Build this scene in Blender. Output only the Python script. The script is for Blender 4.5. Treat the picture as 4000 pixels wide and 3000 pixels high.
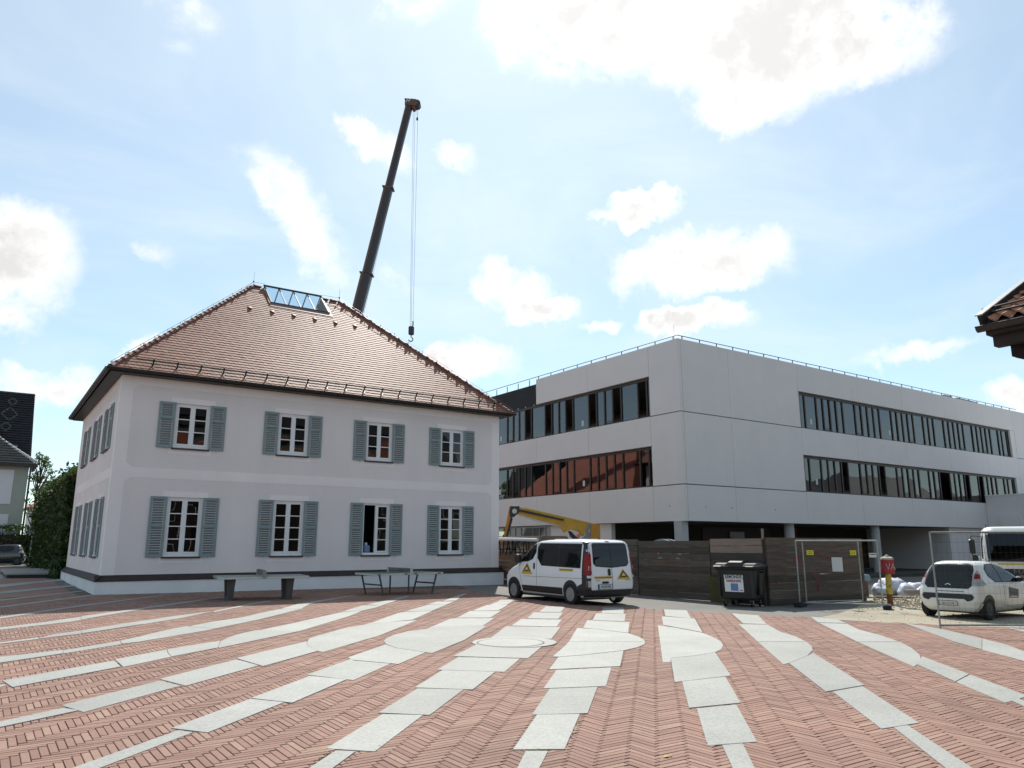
import bpy, bmesh, math, random
import numpy as np
from mathutils import Vector, Matrix, Euler

random.seed(7); rng = np.random.default_rng(7)
for o in list(bpy.data.objects): bpy.data.objects.remove(o)
scene = bpy.context.scene
COL = scene.collection
R = math.radians

# ------------------------------------------------------------------ camera
# World axes follow the two buildings: X runs along their long fronts, Y away from the viewer.
AZ = R(55.3)                       # heading of the view, measured from X
PITCH = math.atan(625 / 2950.0)
EYE = 1.8
FW = Vector((math.cos(AZ), math.sin(AZ), 0)); RT = Vector((math.sin(AZ), -math.cos(AZ), 0))
cam_d = bpy.data.cameras.new('camera'); cam = bpy.data.objects.new('camera', cam_d); COL.objects.link(cam)
cam.location = (0, 0, EYE); cam.rotation_euler = (math.pi / 2 + PITCH, 0, AZ - math.pi / 2)
cam_d.sensor_width = 36; cam_d.lens = 36 * 2950 / 4000.0; cam_d.clip_start = 0.1; cam_d.clip_end = 5000
scene.camera = cam
scene.render.resolution_x = 1024; scene.render.resolution_y = 768

# ------------------------------------------------------------------ light
SUN_EL = R(45); SUN_AZ = AZ
SUN = Vector((math.cos(SUN_AZ) * math.cos(SUN_EL), math.sin(SUN_AZ) * math.cos(SUN_EL), math.sin(SUN_EL)))
sun_d = bpy.data.lights.new('sun', 'SUN'); sun_d.energy = 3.3; sun_d.angle = R(0.53); sun_d.color = (1, 0.955, 0.88)
sun = bpy.data.objects.new('sun', sun_d); COL.objects.link(sun)
sun.rotation_euler = (-SUN).to_track_quat('-Z', 'Y').to_euler(); sun.location = (0, 0, 60)
scene.view_settings.view_transform = 'Standard'; scene.view_settings.look = 'None'
scene.view_settings.gamma = 1.0; scene.view_settings.use_curve_mapping = False
scene.view_settings.exposure = 0.86

def direction(px, py):             # sky direction of a point of the photograph (4000 x 3000)
    F = FW * math.cos(PITCH) + Vector((0, 0, math.sin(PITCH))); U = -FW * math.sin(PITCH) + Vector((0, 0, math.cos(PITCH)))
    return (F + RT * ((px - 2000) / 2950.0) + U * ((1500 - py) / 2950.0)).normalized()

def make_world():
    w = bpy.data.worlds.new('World'); scene.world = w; w.use_nodes = True
    nt = w.node_tree; nt.nodes.clear(); N = nt.nodes.new; L = nt.links.new
    out = N('ShaderNodeOutputWorld'); bg = N('ShaderNodeBackground'); bg.inputs[1].default_value = 0.085
    L(bg.outputs[0], out.inputs[0])
    sky = N('ShaderNodeTexSky'); sky.sky_type = 'NISHITA'; sky.sun_disc = False
    sky.sun_elevation = SUN_EL; sky.sun_rotation = math.pi / 2 - SUN_AZ
    sky.altitude = 450; sky.air_density = 1.0; sky.dust_density = 0.3; sky.ozone_density = 0.6
    tc = N('ShaderNodeTexCoord')
    def math_(op, a, b=None, c=None, clamp=False):
        n = N('ShaderNodeMath'); n.operation = op; n.use_clamp = clamp
        for i, v in enumerate((a, b, c)):
            if v is None: continue
            if isinstance(v, (int, float)): n.inputs[i].default_value = v
            else: L(v, n.inputs[i])
        return n.outputs[0]
    def dot(v, vec):
        n = N('ShaderNodeVectorMath'); n.operation = 'DOT_PRODUCT'; L(v, n.inputs[0]); n.inputs[1].default_value = vec; return n.outputs['Value']
    d = tc.outputs['Generated']
    # cloud layer seen in perspective: direction divided by its height
    sep = N('ShaderNodeSeparateXYZ'); L(d, sep.inputs[0])
    h = math_('MAXIMUM', math_('ADD', sep.outputs[2], 0.12), 0.03)
    comb = N('ShaderNodeCombineXYZ'); L(math_('DIVIDE', sep.outputs[0], h), comb.inputs[0]); L(math_('DIVIDE', sep.outputs[1], h), comb.inputs[1])
    def noise(scale, detail, rough, vec, dist=0.0):
        n = N('ShaderNodeTexNoise'); n.inputs['Scale'].default_value = scale; n.inputs['Detail'].default_value = detail
        n.inputs['Roughness'].default_value = rough; n.inputs['Distortion'].default_value = dist; L(vec, n.inputs['Vector']); return n
    n1 = noise(5.5, 9, 0.62, d, 0.35); n2 = noise(16, 8, 0.6, d, 0.3); n3 = noise(1.5, 7, 0.6, comb.outputs[0], 0.6)
    # jittered direction gives the cumulus their ragged rims
    wob = N('ShaderNodeVectorMath'); wob.operation = 'MULTIPLY_ADD'
    L(n2.outputs['Color'], wob.inputs[0]); wob.inputs[1].default_value = (0.06,) * 3; L(d, wob.inputs[2])
    off = N('ShaderNodeVectorMath'); off.operation = 'MULTIPLY_ADD'
    L(n1.outputs['Color'], off.inputs[0]); off.inputs[1].default_value = (0.09,) * 3; L(wob.outputs[0], off.inputs[2])
    n4 = noise(42, 6, 0.62, d, 0.2)
    fin = N('ShaderNodeVectorMath'); fin.operation = 'MULTIPLY_ADD'; L(n4.outputs['Color'], fin.inputs[0]); fin.inputs[1].default_value = (0.023,) * 3; L(off.outputs[0], fin.inputs[2])
    sub = N('ShaderNodeVectorMath'); sub.operation = 'SUBTRACT'; L(fin.outputs[0], sub.inputs[0]); sub.inputs[1].default_value = (0.0865,) * 3
    dj = sub.outputs[0]
    # cumulus: centre (photo pixels), half width, half height, tilt, density
    CL = [(2330, 90, 430, 210, 0, 1.15), (2950, 140, 420, 260, -10, 1.15), (3380, 170, 260, 150, -15, 0.95), (2920, 380, 230, 120, -8, 0.8), (2300, 240, 160, 110, 0, .7),
          (2740, 1030, 330, 120, -4, 1.0), (2850, 980, 180, 100, 0, .7), (2730, 1255, 200, 62, -4, 0.85), (2500, 835, 170, 58, -5, 0.9), (1985, 1110, 170, 75, 5, 0.85), (2090, 1190, 170, 58, 5, 0.85),
          (1830, 1420, 230, 100, -20, 0.95), (2360, 1268, 120, 36, -8, 0.6), (60, 990, 190, 170, 20, 1.1), (10, 1210, 110, 90, 0, .9), (90, 1500, 260, 70, 8, 0.9), (290, 1460, 90, 50, 0, .6),
          (560, 1400, 90, 60, -30, 0.7), (1190, 860, 330, 100, 50, 0.55), (1480, 560, 170, 80, 30, 0.7), (1800, 590, 90, 50, 20, 0.45), (3540, 1385, 250, 36, -14, 0.55), (3990, 1560, 140, 70, 0, 0.8),
          (1600, 60, 160, 70, 0, 0.5), (600, 1010, 90, 50, 25, 0.4), (3960, 560, 160, 50, 20, .25), (760, 60, 130, 80, 20, 0.4), (700, 190, 70, 45, 0, .35), (1500, 1090, 160, 40, 20, .35)]
    tot = None
    for (px, py, a, b, tilt, dens) in CL:
        c = direction(px, py); r = (RT - c * RT.dot(c)).normalized(); u = r.cross(c).normalized()
        t = R(-tilt); rr = r * math.cos(t) + u * math.sin(t); uu = u * math.cos(t) - r * math.sin(t)
        x = math_('MULTIPLY', dot(dj, rr), 2950.0 / (a * 1.2)); y = math_('MULTIPLY', dot(dj, uu), 2950.0 / (b * 1.25))
        q = math_('ADD', math_('MULTIPLY', x, x), math_('MULTIPLY', y, y))
        q = math_('ADD', q, math_('MULTIPLY', math_('SUBTRACT', 0.95, dot(d, c)), 40, clamp=True))
        m = math_('MULTIPLY', math_('SUBTRACT', 1.0, q, clamp=True), dens)
        tot = m if tot is None else math_('MAXIMUM', tot, m)
    rag = math_('ADD', math_('MULTIPLY', math_('SUBTRACT', n1.outputs['Fac'], 0.5), 0.9), math_('ADD', math_('MULTIPLY', math_('SUBTRACT', n2.outputs['Fac'], 0.5), 0.75), math_('MULTIPLY', math_('SUBTRACT', n4.outputs['Fac'], 0.5), 0.4)))
    dens_ = math_('MULTIPLY', tot, math_('MAXIMUM', math_('ADD', 1.0, math_('MULTIPLY', rag, 2.9)), 0.0))
    mr = N('ShaderNodeMapRange'); mr.interpolation_type = 'SMOOTHSTEP'; L(dens_, mr.inputs[0]); mr.inputs[1].default_value = 0.12; mr.inputs[2].default_value = 0.90
    cum = mr.outputs[0]
    # thin veil of high cloud and haze all over the sky
    veil = N('ShaderNodeMapRange'); veil.interpolation_type = 'SMOOTHSTEP'; L(n3.outputs['Fac'], veil.inputs[0]); veil.inputs[1].default_value = 0.36; veil.inputs[2].default_value = 0.80
    veil.inputs[3].default_value = 0.26; veil.inputs[4].default_value = 0.62
    # brighter towards the sun, greyer in the thick middle
    glow = math_('POWER', math_('MAXIMUM', dot(d, SUN), 0.0), 6.0)
    core = N('ShaderNodeMapRange'); core.interpolation_type = 'SMOOTHSTEP'; L(dens_, core.inputs[0]); core.inputs[1].default_value = 0.40; core.inputs[2].default_value = 1.35
    bright = math_('MULTIPLY', math_('ADD', 7.4, math_('MULTIPLY', glow, 1.6)), math_('SUBTRACT', 1.0, math_('MULTIPLY', core.outputs[0], 0.30)))
    def scaled(col, fac_):
        cc = N('ShaderNodeVectorMath'); cc.operation = 'SCALE'; cc.inputs[0].default_value = col; L(fac_, cc.inputs['Scale']); return cc.outputs[0]
    def mixed(f_, a_, b_):
        m_ = N('ShaderNodeMix'); m_.data_type = 'RGBA'; L(f_, m_.inputs['Factor']); L(a_, m_.inputs['A']); L(b_, m_.inputs['B']); return m_.outputs['Result']
    tint = N('ShaderNodeVectorMath'); tint.operation = 'MULTIPLY'; L(sky.outputs[0], tint.inputs[0]); tint.inputs[1].default_value = (0.86, 0.99, 1.01)
    hazy = mixed(math_('ADD', veil.outputs[0], math_('MULTIPLY', glow, 0.30), clamp=True), tint.outputs[0], scaled((0.86, 0.975, 1.0), math_('ADD', 6.2, math_('MULTIPLY', glow, 1.5))))
    L(mixed(math_('MULTIPLY', cum, 0.97), hazy, scaled((1.0, 0.985, 0.965), bright)), bg.inputs[0])
make_world()

# ------------------------------------------------------------------ ground shape (very slightly falling to the right)
SLOPE = -0.009
def gz(x, y):
    l = x * RT.x + y * RT.y
    return SLOPE * max(-60.0, min(60.0, l))

# ------------------------------------------------------------------ helpers
MATS = {}
def mat(name, col, rough=0.6, var=0.12, scale=2.0, bump=0.0, bscale=60.0, metal=0.0, spec=0.5, attr=None, speck=None, stretch=None, streak=None, coat=0.0, stain=None):
    """procedural material: col is a colour, or a list of colours picked by the mesh attribute `attr`"""
    m = bpy.data.materials.new(name); m.use_nodes = True; nt = m.node_tree; nt.nodes.clear(); N = nt.nodes.new; L = nt.links.new
    out = N('ShaderNodeOutputMaterial'); b = N('ShaderNodeBsdfPrincipled'); L(b.outputs[0], out.inputs[0])
    b.inputs['Roughness'].default_value = rough; b.inputs['Metallic'].default_value = metal; b.inputs['Specular IOR Level'].default_value = spec
    if coat: b.inputs['Coat Weight'].default_value = coat; b.inputs['Coat Roughness'].default_value = 0.05
    geo = N('ShaderNodeNewGeometry'); pos = geo.outputs['Position']
    if stretch:
        mp = N('ShaderNodeMapping'); mp.inputs['Scale'].default_value = stretch; L(pos, mp.inputs[0]); pos = mp.outputs[0]
    cols = col if isinstance(col, list) else [col]
    if len(cols) == 1:
        base = N('ShaderNodeRGB'); base.outputs[0].default_value = (*cols[0], 1); c = base.outputs[0]
    else:
        ramp = N('ShaderNodeValToRGB'); r = ramp.color_ramp; r.interpolation = 'LINEAR'
        for i in range(len(cols) - 2): r.elements.new(0.5)
        for i, cc in enumerate(cols): r.elements[i].position = i / (len(cols) - 1); r.elements[i].color = (*cc, 1)
        at = N('ShaderNodeAttribute'); at.attribute_name = attr or 'rnd'; L(at.outputs['Fac'], ramp.inputs[0]); c = ramp.outputs[0]
    def vary(c, sc, amt, det=6.0, p=None):
        nz = N('ShaderNodeTexNoise'); nz.inputs['Scale'].default_value = sc; nz.inputs['Detail'].default_value = det; nz.inputs['Roughness'].default_value = 0.62
        L(p or pos, nz.inputs['Vector'])
        mr = N('ShaderNodeMapRange'); L(nz.outputs['Fac'], mr.inputs[0]); mr.inputs[1].default_value = 0.28; mr.inputs[2].default_value = 0.72
        mr.inputs[3].default_value = 1 - amt; mr.inputs[4].default_value = 1 + amt
        v = N('ShaderNodeVectorMath'); v.operation = 'SCALE'; L(c, v.inputs[0]); L(mr.outputs[0], v.inputs['Scale']); return v.outputs[0], nz
    if var: c, _ = vary(c, scale, var)
    if speck: c, _ = vary(c, speck[0], speck[1], 3.0)
    if stain: c, _ = vary(c, stain[0], stain[1], 8.0)
    if streak:
        mp = N('ShaderNodeMapping'); mp.inputs['Scale'].default_value = (1, 1, 0.06); L(geo.outputs['Position'], mp.inputs[0]); c, _ = vary(c, streak[0], streak[1], 5.0, mp.outputs[0])
    L(c, b.inputs['Base Color'])
    if bump:
        nz = N('ShaderNodeTexNoise'); nz.inputs['Scale'].default_value = bscale; nz.inputs['Detail'].default_value = 4; L(pos, nz.inputs['Vector'])
        bp = N('ShaderNodeBump'); bp.inputs['Strength'].default_value = bump; bp.inputs['Distance'].default_value = 0.01; L(nz.outputs['Fac'], bp.inputs['Height']); L(bp.outputs[0], b.inputs['Normal'])
    MATS[name] = m; return m

def glass(name, tint=(0.55, 0.6, 0.6), refl=1.0, ior=1.9, rough=0.0):
    m = bpy.data.materials.new(name); m.use_nodes = True; nt = m.node_tree; nt.nodes.clear(); N = nt.nodes.new; L = nt.links.new
    out = N('ShaderNodeOutputMaterial'); mx = N('ShaderNodeMixShader'); t = N('ShaderNodeBsdfTransparent'); g = N('ShaderNodeBsdfGlossy'); f = N('ShaderNodeFresnel')
    t.inputs[0].default_value = (*tint, 1); g.inputs[0].default_value = (refl, refl, refl, 1); g.inputs['Roughness'].default_value = rough; 
    geo = N('ShaderNodeNewGeometry'); sw = N('ShaderNodeMapRange'); L(geo.outputs['Backfacing'], sw.inputs[0]); sw.inputs[3].default_value = ior; sw.inputs[4].default_value = 1 / ior; L(sw.outputs[0], f.inputs[0])
    nz = N('ShaderNodeTexNoise'); nz.inputs['Scale'].default_value = 1.1; nz.inputs['Detail'].default_value = 1; L(geo.outputs['Position'], nz.inputs['Vector'])
    bp = N('ShaderNodeBump'); bp.inputs['Strength'].default_value = 0.05; bp.inputs['Distance'].default_value = 0.05; L(nz.outputs['Fac'], bp.inputs['Height']); L(bp.outputs[0], g.inputs['Normal'])
    L(f.outputs[0], mx.inputs[0]); L(t.outputs[0], mx.inputs[1]); L(g.outputs[0], mx.inputs[2]); L(mx.outputs[0], out.inputs[0])
    MATS[name] = m; return m

class MB:
    def __init__(s): s.v = []; s.f = []; s.a = []
    def add(s, vs, fs, a=None):
        n = len(s.v); s.v += [tuple(p) for p in vs]
        for f in fs: s.f.append(tuple(i + n for i in f)); s.a.append(random.random() if a is None else a)
        return s
    def quad(s, *p, a=None): return s.add(p, [tuple(range(len(p)))], a)
    def box(s, x0, x1, y0, y1, z0, z1, M=None, a=None):
        vs = [Vector(p) for p in ((x0, y0, z0), (x1, y0, z0), (x1, y1, z0), (x0, y1, z0), (x0, y0, z1), (x1, y0, z1), (x1, y1, z1), (x0, y1, z1))]
        if M is not None: vs = [M @ p for p in vs]
        return s.add(vs, [(0, 3, 2, 1), (4, 5, 6, 7), (0, 1, 5, 4), (1, 2, 6, 5), (2, 3, 7, 6), (3, 0, 4, 7)], random.random() if a is None else a)
    def bbox(s, x0, x1, y0, y1, z0, z1, b=0.01, M=None, a=None):        # box with chamfered vertical and top edges
        def ring(z, i): return [(x0 + i + b, y0 + i, z), (x1 - i - b, y0 + i, z), (x1 - i, y0 + i + b, z), (x1 - i, y1 - i - b, z), (x1 - i - b, y1 - i, z), (x0 + i + b, y1 - i, z), (x0 + i, y1 - i - b, z), (x0 + i, y0 + i + b, z)]
        return s.loft([ring(z0, b), ring(z0 + b, 0), ring(z1 - b, 0), ring(z1, b)], M=M, a=a)
    def loft(s, rings, closed=True, cap=True, M=None, a=None):
        n = len(rings[0]); vs = [Vector(p) for r in rings for p in r]
        if M is not None: vs = [M @ p for p in vs]
        fs = []
        for i in range(len(rings) - 1):
            for j in range(n if closed else n - 1):
                k = (j + 1) % n; fs.append((i * n + j, i * n + k, (i + 1) * n + k, (i + 1) * n + j))
        if cap: fs.append(tuple(range(n - 1, -1, -1))); fs.append(tuple((len(rings) - 1) * n + j for j in range(n)))
        return s.add(vs, fs, random.random() if a is None else a)
    def cyl(s, p0, p1, r0, r1=None, n=8, cap=True, a=None):
        p0 = Vector(p0); p1 = Vector(p1); r1 = r0 if r1 is None else r1; d = (p1 - p0).normalized()
        x = d.orthogonal().normalized(); y = d.cross(x)
        rg = lambda p, r: [p + x * (r * math.cos(2 * math.pi * i / n)) + y * (r * math.sin(2 * math.pi * i / n)) for i in range(n)]
        return s.loft([rg(p0, r0), rg(p1, r1)], cap=cap, a=a)
    def tube(s, pts, r, n=6, a=None):
        for p, q in zip(pts[:-1], pts[1:]): s.cyl(p, q, r, n=n, a=a)
        return s
    def bar(s, p0, p1, w, h, a=None):                                       # square bar; h is measured as near to vertical as it can be
        p0 = Vector(p0); p1 = Vector(p1); d = (p1 - p0).normalized(); up = Vector((0, 0, 1))
        if abs(d.z) > 0.95: up = Vector((0, 1, 0))
        x = d.cross(up).normalized(); y = x.cross(d)
        rg = lambda p: [p - x * w / 2 - y * h / 2, p + x * w / 2 - y * h / 2, p + x * w / 2 + y * h / 2, p - x * w / 2 + y * h / 2]
        return s.loft([rg(p0), rg(p1)], a=a)
    def prism(s, poly, z0, z1, M=None, a=None):
        return s.loft([[(p[0], p[1], z0) for p in poly], [(p[0], p[1], z1) for p in poly]], M=M, a=a)
    def lathe(s, prof, c=(0, 0, 0), n=16, M=None, a=None):
        rings = [[(c[0] + r * math.cos(2 * math.pi * i / n), c[1] + r * math.sin(2 * math.pi * i / n), c[2] + z) for i in range(n)] for r, z in prof]
        return s.loft(rings, M=M, a=a)
    def mesh(s, name, m, smooth=False):
        me = bpy.data.meshes.new(name); me.from_pydata(s.v, [], s.f); me.update()
        at = me.attributes.new('rnd', 'FLOAT', 'FACE'); at.data.foreach_set('value', np.array(s.a, dtype=np.float32))
        bm = bmesh.new(); bm.from_mesh(me); bmesh.ops.recalc_face_normals(bm, faces=bm.faces); bm.to_mesh(me); bm.free()
        if smooth: me.shade_smooth()
        if m is not None: me.materials.append(MATS[m] if isinstance(m, str) else m)
        return me
    def build(s, name, m, parent=None, kind=None, smooth=False, label=None):
        return link(name, s.mesh(name, m, smooth), parent, kind, label)

def link(name, me, parent=None, kind=None, label=None, loc=None, rot=None, sc=None):
    o = bpy.data.objects.new(name, me); COL.objects.link(o)
    if parent is not None: o.parent = parent
    if kind: o['kind'] = kind
    if label: o['label'] = label
    if loc is not None: o.location = loc
    if rot is not None: o.rotation_euler = rot
    if sc is not None: o.scale = sc
    return o
def tag(o, label, cat, group=None):
    o['label'] = label; o['category'] = cat
    if group: o['group'] = group
    return o
def thing(name, label, cat, loc=(0, 0, 0), rz=0.0, group=None):
    o = bpy.data.objects.new(name, None); COL.objects.link(o); o.location = loc; o.rotation_euler = (0, 0, rz); o.empty_display_size = 0.3
    return tag(o, label, cat, group)
def text(name, body, size, m, parent, M, extrude=0.002, sx=1.0, bold=0.0):
    """flat lettering, centred, in the XZ plane of matrix M (reads towards -Y)"""
    cu = bpy.data.curves.new(name, 'FONT'); cu.body = body; cu.size = size; cu.extrude = extrude; cu.align_x = 'CENTER'; cu.align_y = 'CENTER'; cu.resolution_u = 3; cu.offset = bold
    o = bpy.data.objects.new(name, cu); COL.objects.link(o); bpy.context.view_layer.update()
    dg = bpy.context.evaluated_depsgraph_get(); me = bpy.data.meshes.new_from_object(o.evaluated_get(dg)); bpy.data.objects.remove(o)
    me.transform(M @ Matrix.Rotation(math.pi / 2, 4, 'X') @ Matrix.Diagonal((sx, 1, 1, 1))); me.materials.clear(); me.materials.append(MATS[m])
    return link(name, me, parent)
def wall_grid(mb, origin, ux, uz, n, width, height, thick, holes):
    """sheet with real openings: origin + u*ux + z*uz, face normal n, thickness inwards; holes (u0,u1,z0,z1)"""
    us = sorted({0.0, width, *[h[0] for h in holes], *[h[1] for h in holes]}); zs = sorted({0.0, height, *[h[2] for h in holes], *[h[3] for h in holes]})
    us = [u for u in us if 0 <= u <= width]; zs = [z for z in zs if 0 <= z <= height]
    O_ = Vector(origin); ux = Vector(ux); uz = Vector(uz); n = Vector(n)
    P = lambda u, z, d: O_ + ux * u + uz * z - n * d
    def solid(i, j):
        if i < 0 or j < 0 or i >= len(us) - 1 or j >= len(zs) - 1: return False
        cu = (us[i] + us[i + 1]) / 2; cz = (zs[j] + zs[j + 1]) / 2
        return not any(h[0] < cu < h[1] and h[2] < cz < h[3] for h in holes)
    for i in range(len(us) - 1):
        for j in range(len(zs) - 1):
            if not solid(i, j): continue
            a, b, c, d = us[i], us[i + 1], zs[j], zs[j + 1]
            mb.quad(P(a, c, 0), P(b, c, 0), P(b, d, 0), P(a, d, 0)); mb.quad(P(a, c, thick), P(a, d, thick), P(b, d, thick), P(b, c, thick))
            if not solid(i - 1, j): mb.quad(P(a, c, 0), P(a, d, 0), P(a, d, thick), P(a, c, thick))
            if not solid(i + 1, j): mb.quad(P(b, c, 0), P(b, c, thick), P(b, d, thick), P(b, d, 0))
            if not solid(i, j - 1): mb.quad(P(a, c, 0), P(a, c, thick), P(b, c, thick), P(b, c, 0))
            if not solid(i, j + 1): mb.quad(P(a, d, 0), P(b, d, 0), P(b, d, thick), P(a, d, thick))
    return mb
def np_mesh(name, verts, faces, m, attr=None):
    """fast mesh from arrays; faces (M,4)"""
    me = bpy.data.meshes.new(name); nf, k = faces.shape
    me.vertices.add(len(verts)); me.vertices.foreach_set('co', np.ascontiguousarray(verts, dtype=np.float32).ravel())
    me.loops.add(nf * k); me.loops.foreach_set('vertex_index', np.ascontiguousarray(faces, dtype=np.int32).ravel())
    me.polygons.add(nf); me.polygons.foreach_set('loop_start', np.arange(0, nf * k, k, dtype=np.int32)); me.polygons.foreach_set('loop_total', np.full(nf, k, dtype=np.int32))
    me.update(calc_edges=True); me.validate()
    if attr is not None:
        at = me.attributes.new('rnd', 'FLOAT', 'FACE'); at.data.foreach_set('value', np.ascontiguousarray(attr, dtype=np.float32))
    me.shade_flat(); me.materials.append(MATS[m]); return me
def proj(p):
    """photo pixel of a world point, only used to decide how finely far things are built"""
    F = np.array(FW) * math.cos(PITCH) + np.array((0, 0, math.sin(PITCH))); U = -np.array(FW) * math.sin(PITCH) + np.array((0, 0, math.cos(PITCH)))
    v = np.asarray(p, dtype=float) - np.array((0, 0, EYE)); w = v @ F
    return 2000 + 2950 * (v @ np.array(RT)) / w, 1500 - 2950 * (v @ U) / w, w
# ------------------------------------------------------------------ materials
mat('asphalt', (0.15, 0.142, 0.128), 0.9, 0.22, 0.35, 0.6, 90, speck=(140, 0.35))
mat('gravel', (0.31, 0.275, 0.205), 0.95, 0.25, 0.5, 0.9, 60, speck=(45, 0.4))
mat('joint_sand', (0.125, 0.088, 0.066), 0.95, 0.5, 1.2, 0.5, 150)
mat('brick', [(0.195, 0.102, 0.074), (0.24, 0.13, 0.096), (0.26, 0.143, 0.107), (0.275, 0.158, 0.119), (0.30, 0.19, 0.135)], 0.88, 0.12, 1.1, 0.25, 120, speck=(35, 0.12), stain=(0.3, 0.20))
mat('granite', [(0.25, 0.252, 0.232), (0.28, 0.282, 0.26), (0.305, 0.307, 0.285)], 0.75, 0.08, 1.4, 0.15, 200, speck=(28, 0.20), stain=(0.45, 0.11))
mat('moss', (0.075, 0.10, 0.025), 0.95, 0.4, 30)
mat('plaster', (0.79, 0.715, 0.69), 0.9, 0.045, 0.45, 0.35, 130, streak=(1.1, 0.03))
mat('plaster_trim', (0.88, 0.80, 0.775), 0.9, 0.045, 0.5, 0.3, 130, streak=(1.1, 0.03))
mat('plinth_white', (0.76, 0.755, 0.75), 0.9, 0.09, 0.7, 0.4, 60)
mat('ledge_tile', (0.032, 0.020, 0.018), 0.7, 0.3, 4)
mat('shutter', (0.22, 0.28, 0.29), 0.55, 0.07, 3, streak=(8, .05))
mat('frame_white', (0.78, 0.77, 0.76), 0.45, 0.03, 3)
mat('sill_dark', (0.05, 0.03, 0.035), 0.5, 0.15, 6)
mat('metal_dark', (0.035, 0.033, 0.032), 0.45, 0.15, 4, metal=0.3)
mat('gutter', (0.05, 0.047, 0.042), 0.42, 0.12, 3, metal=0.5)
mat('steel', (0.42, 0.43, 0.42), 0.42, 0.12, 10, metal=0.85)
mat('galvanised', (0.34, 0.37, 0.35), 0.55, 0.25, 8, metal=0.4)
mat('wire', (0.11, 0.112, 0.105), 0.6, 0.4, 6, metal=0.4)
mat('wheel_steel', (0.05, 0.05, 0.052), 0.5, 0.2, 10, metal=0.4)
mat('roof_tile', [(0.21, 0.072, 0.042), (0.26, 0.102, 0.062), (0.29, 0.125, 0.08), (0.25, 0.115, 0.075), (0.19, 0.09, 0.065)], 0.62, 0.2, 2.2, 0.15, 80, spec=0.2)
mat('hip_tile', [(0.16, 0.065, 0.045), (0.22, 0.095, 0.065), (0.26, 0.13, 0.09)], 0.6, 0.2, 4, 0.2, 60)
mat('roof_deck', (0.03, 0.015, 0.012), 0.9, 0.2, 3)
mat('vent_red', (0.16, 0.05, 0.035), 0.6, 0.15, 6)
mat('flashing_shade_brown', (0.13, 0.07, 0.055), 0.5, 0.15, 3)  # side flashing, and the apron strip that carries the curb's shade
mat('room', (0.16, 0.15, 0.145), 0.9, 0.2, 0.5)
mat('room_warm', (0.30, 0.17, 0.10), 0.9, 0.2, 0.5)
mat('concrete', (0.70, 0.665, 0.64), 0.88, 0.03, 0.5, 0.3, 110, speck=(60, 0.06), streak=(1.3, 0.012))
mat('recess_shade_brown', (0.045, 0.042, 0.030), 0.9, 0.18, 0.6)  # dark brown porch panels, with the deep recess's shade put into the colour
mat('column', (0.42, 0.42, 0.41), 0.8, 0.07, 1)
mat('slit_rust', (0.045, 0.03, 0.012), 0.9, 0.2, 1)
mat('bronze', (0.052, 0.037, 0.031), 0.42, 0.15, 4, metal=0.45)
mat('membrane', (0.012, 0.012, 0.013), 0.75, 0.3, 0.8)
mat('paper', (0.55, 0.58, 0.58), 0.8, 0.03, 5)
mat('black_plastic', (0.011, 0.011, 0.012), 0.42, 0.15, 6)
mat('rubber', (0.012, 0.012, 0.012), 0.8, 0.2, 20)
mat('white_paint', (0.80, 0.80, 0.80), 0.28, 0.02, 1, coat=0.5)
mat('cream_paint', (0.78, 0.77, 0.72), 0.3, 0.02, 1, coat=0.4)
mat('dark_paint', (0.02, 0.021, 0.028), 0.2, 0.05, 2, coat=0.8)
mat('car_black', (0.02, 0.019, 0.021), 0.5, 0.1, 4)
mat('seam', (0.10, 0.10, 0.105), 0.7, 0.0)
mat('hubcap', (0.34, 0.34, 0.33), 0.4, 0.12, 20, metal=0.6)
mat('lamp_red', (0.26, 0.006, 0.010), 0.35, 0.1, 10, spec=0.3)
mat('lamp_clear', (0.40, 0.39, 0.38), 0.2, 0.1, 10, coat=0.4)
mat('lamp_amber', (0.75, 0.22, 0.03), 0.25, 0.1, 10)
mat('decal_yellow', (0.62, 0.40, 0.025), 0.5, 0.08, 12)
mat('decal_brown', (0.16, 0.075, 0.015), 0.5, 0.1, 12)
mat('sign_yellow', (0.66, 0.60, 0.03), 0.5, 0.04, 12)
mat('plate_white', (0.62, 0.62, 0.60), 0.5, 0.04, 12)
mat('plate_blue', (0.02, 0.05, 0.35), 0.5, 0.04, 12)
mat('ink', (0.012, 0.012, 0.014), 0.6, 0.0)
mat('ink_red', (0.30, 0.05, 0.05), 0.6, 0.0)
mat('ink_blue', (0.16, 0.24, 0.45), 0.6, 0.15, 14)
mat('chrome', (0.7, 0.7, 0.7), 0.12, 0.0, metal=1.0)
mat('board', [(0.050, 0.040, 0.034), (0.066, 0.052, 0.043), (0.085, 0.066, 0.053), (0.115, 0.088, 0.066), (0.10, 0.08, 0.065)], 0.85, 0.35, 1.6, 0.35, 40, stretch=(1, 1, 9))
mat('board_light', [(0.26, 0.19, 0.15), (0.30, 0.235, 0.19)], 0.85, 0.25, 1.6, 0.35, 40, stretch=(1, 1, 9))
mat('board_warm', [(0.16, 0.10, 0.065), (0.22, 0.14, 0.09), (0.26, 0.17, 0.115)], 0.85, 0.3, 1.6, 0.35, 40, stretch=(1, 1, 9))
mat('paint_red', (0.23, 0.03, 0.035), 0.8, 0.3, 6)
mat('machine_yellow', (0.56, 0.30, 0.022), 0.45, 0.18, 3)
mat('machine_orange', (0.50, 0.22, 0.015), 0.5, 0.1, 2)
mat('machine_grey', (0.24, 0.27, 0.29), 0.5, 0.1, 2)
mat('crane_ochre', (0.12, 0.058, 0.03), 0.5, 0.15, 2)
mat('crane_dark', (0.034, 0.026, 0.028), 0.45, 0.15, 2)
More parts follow.
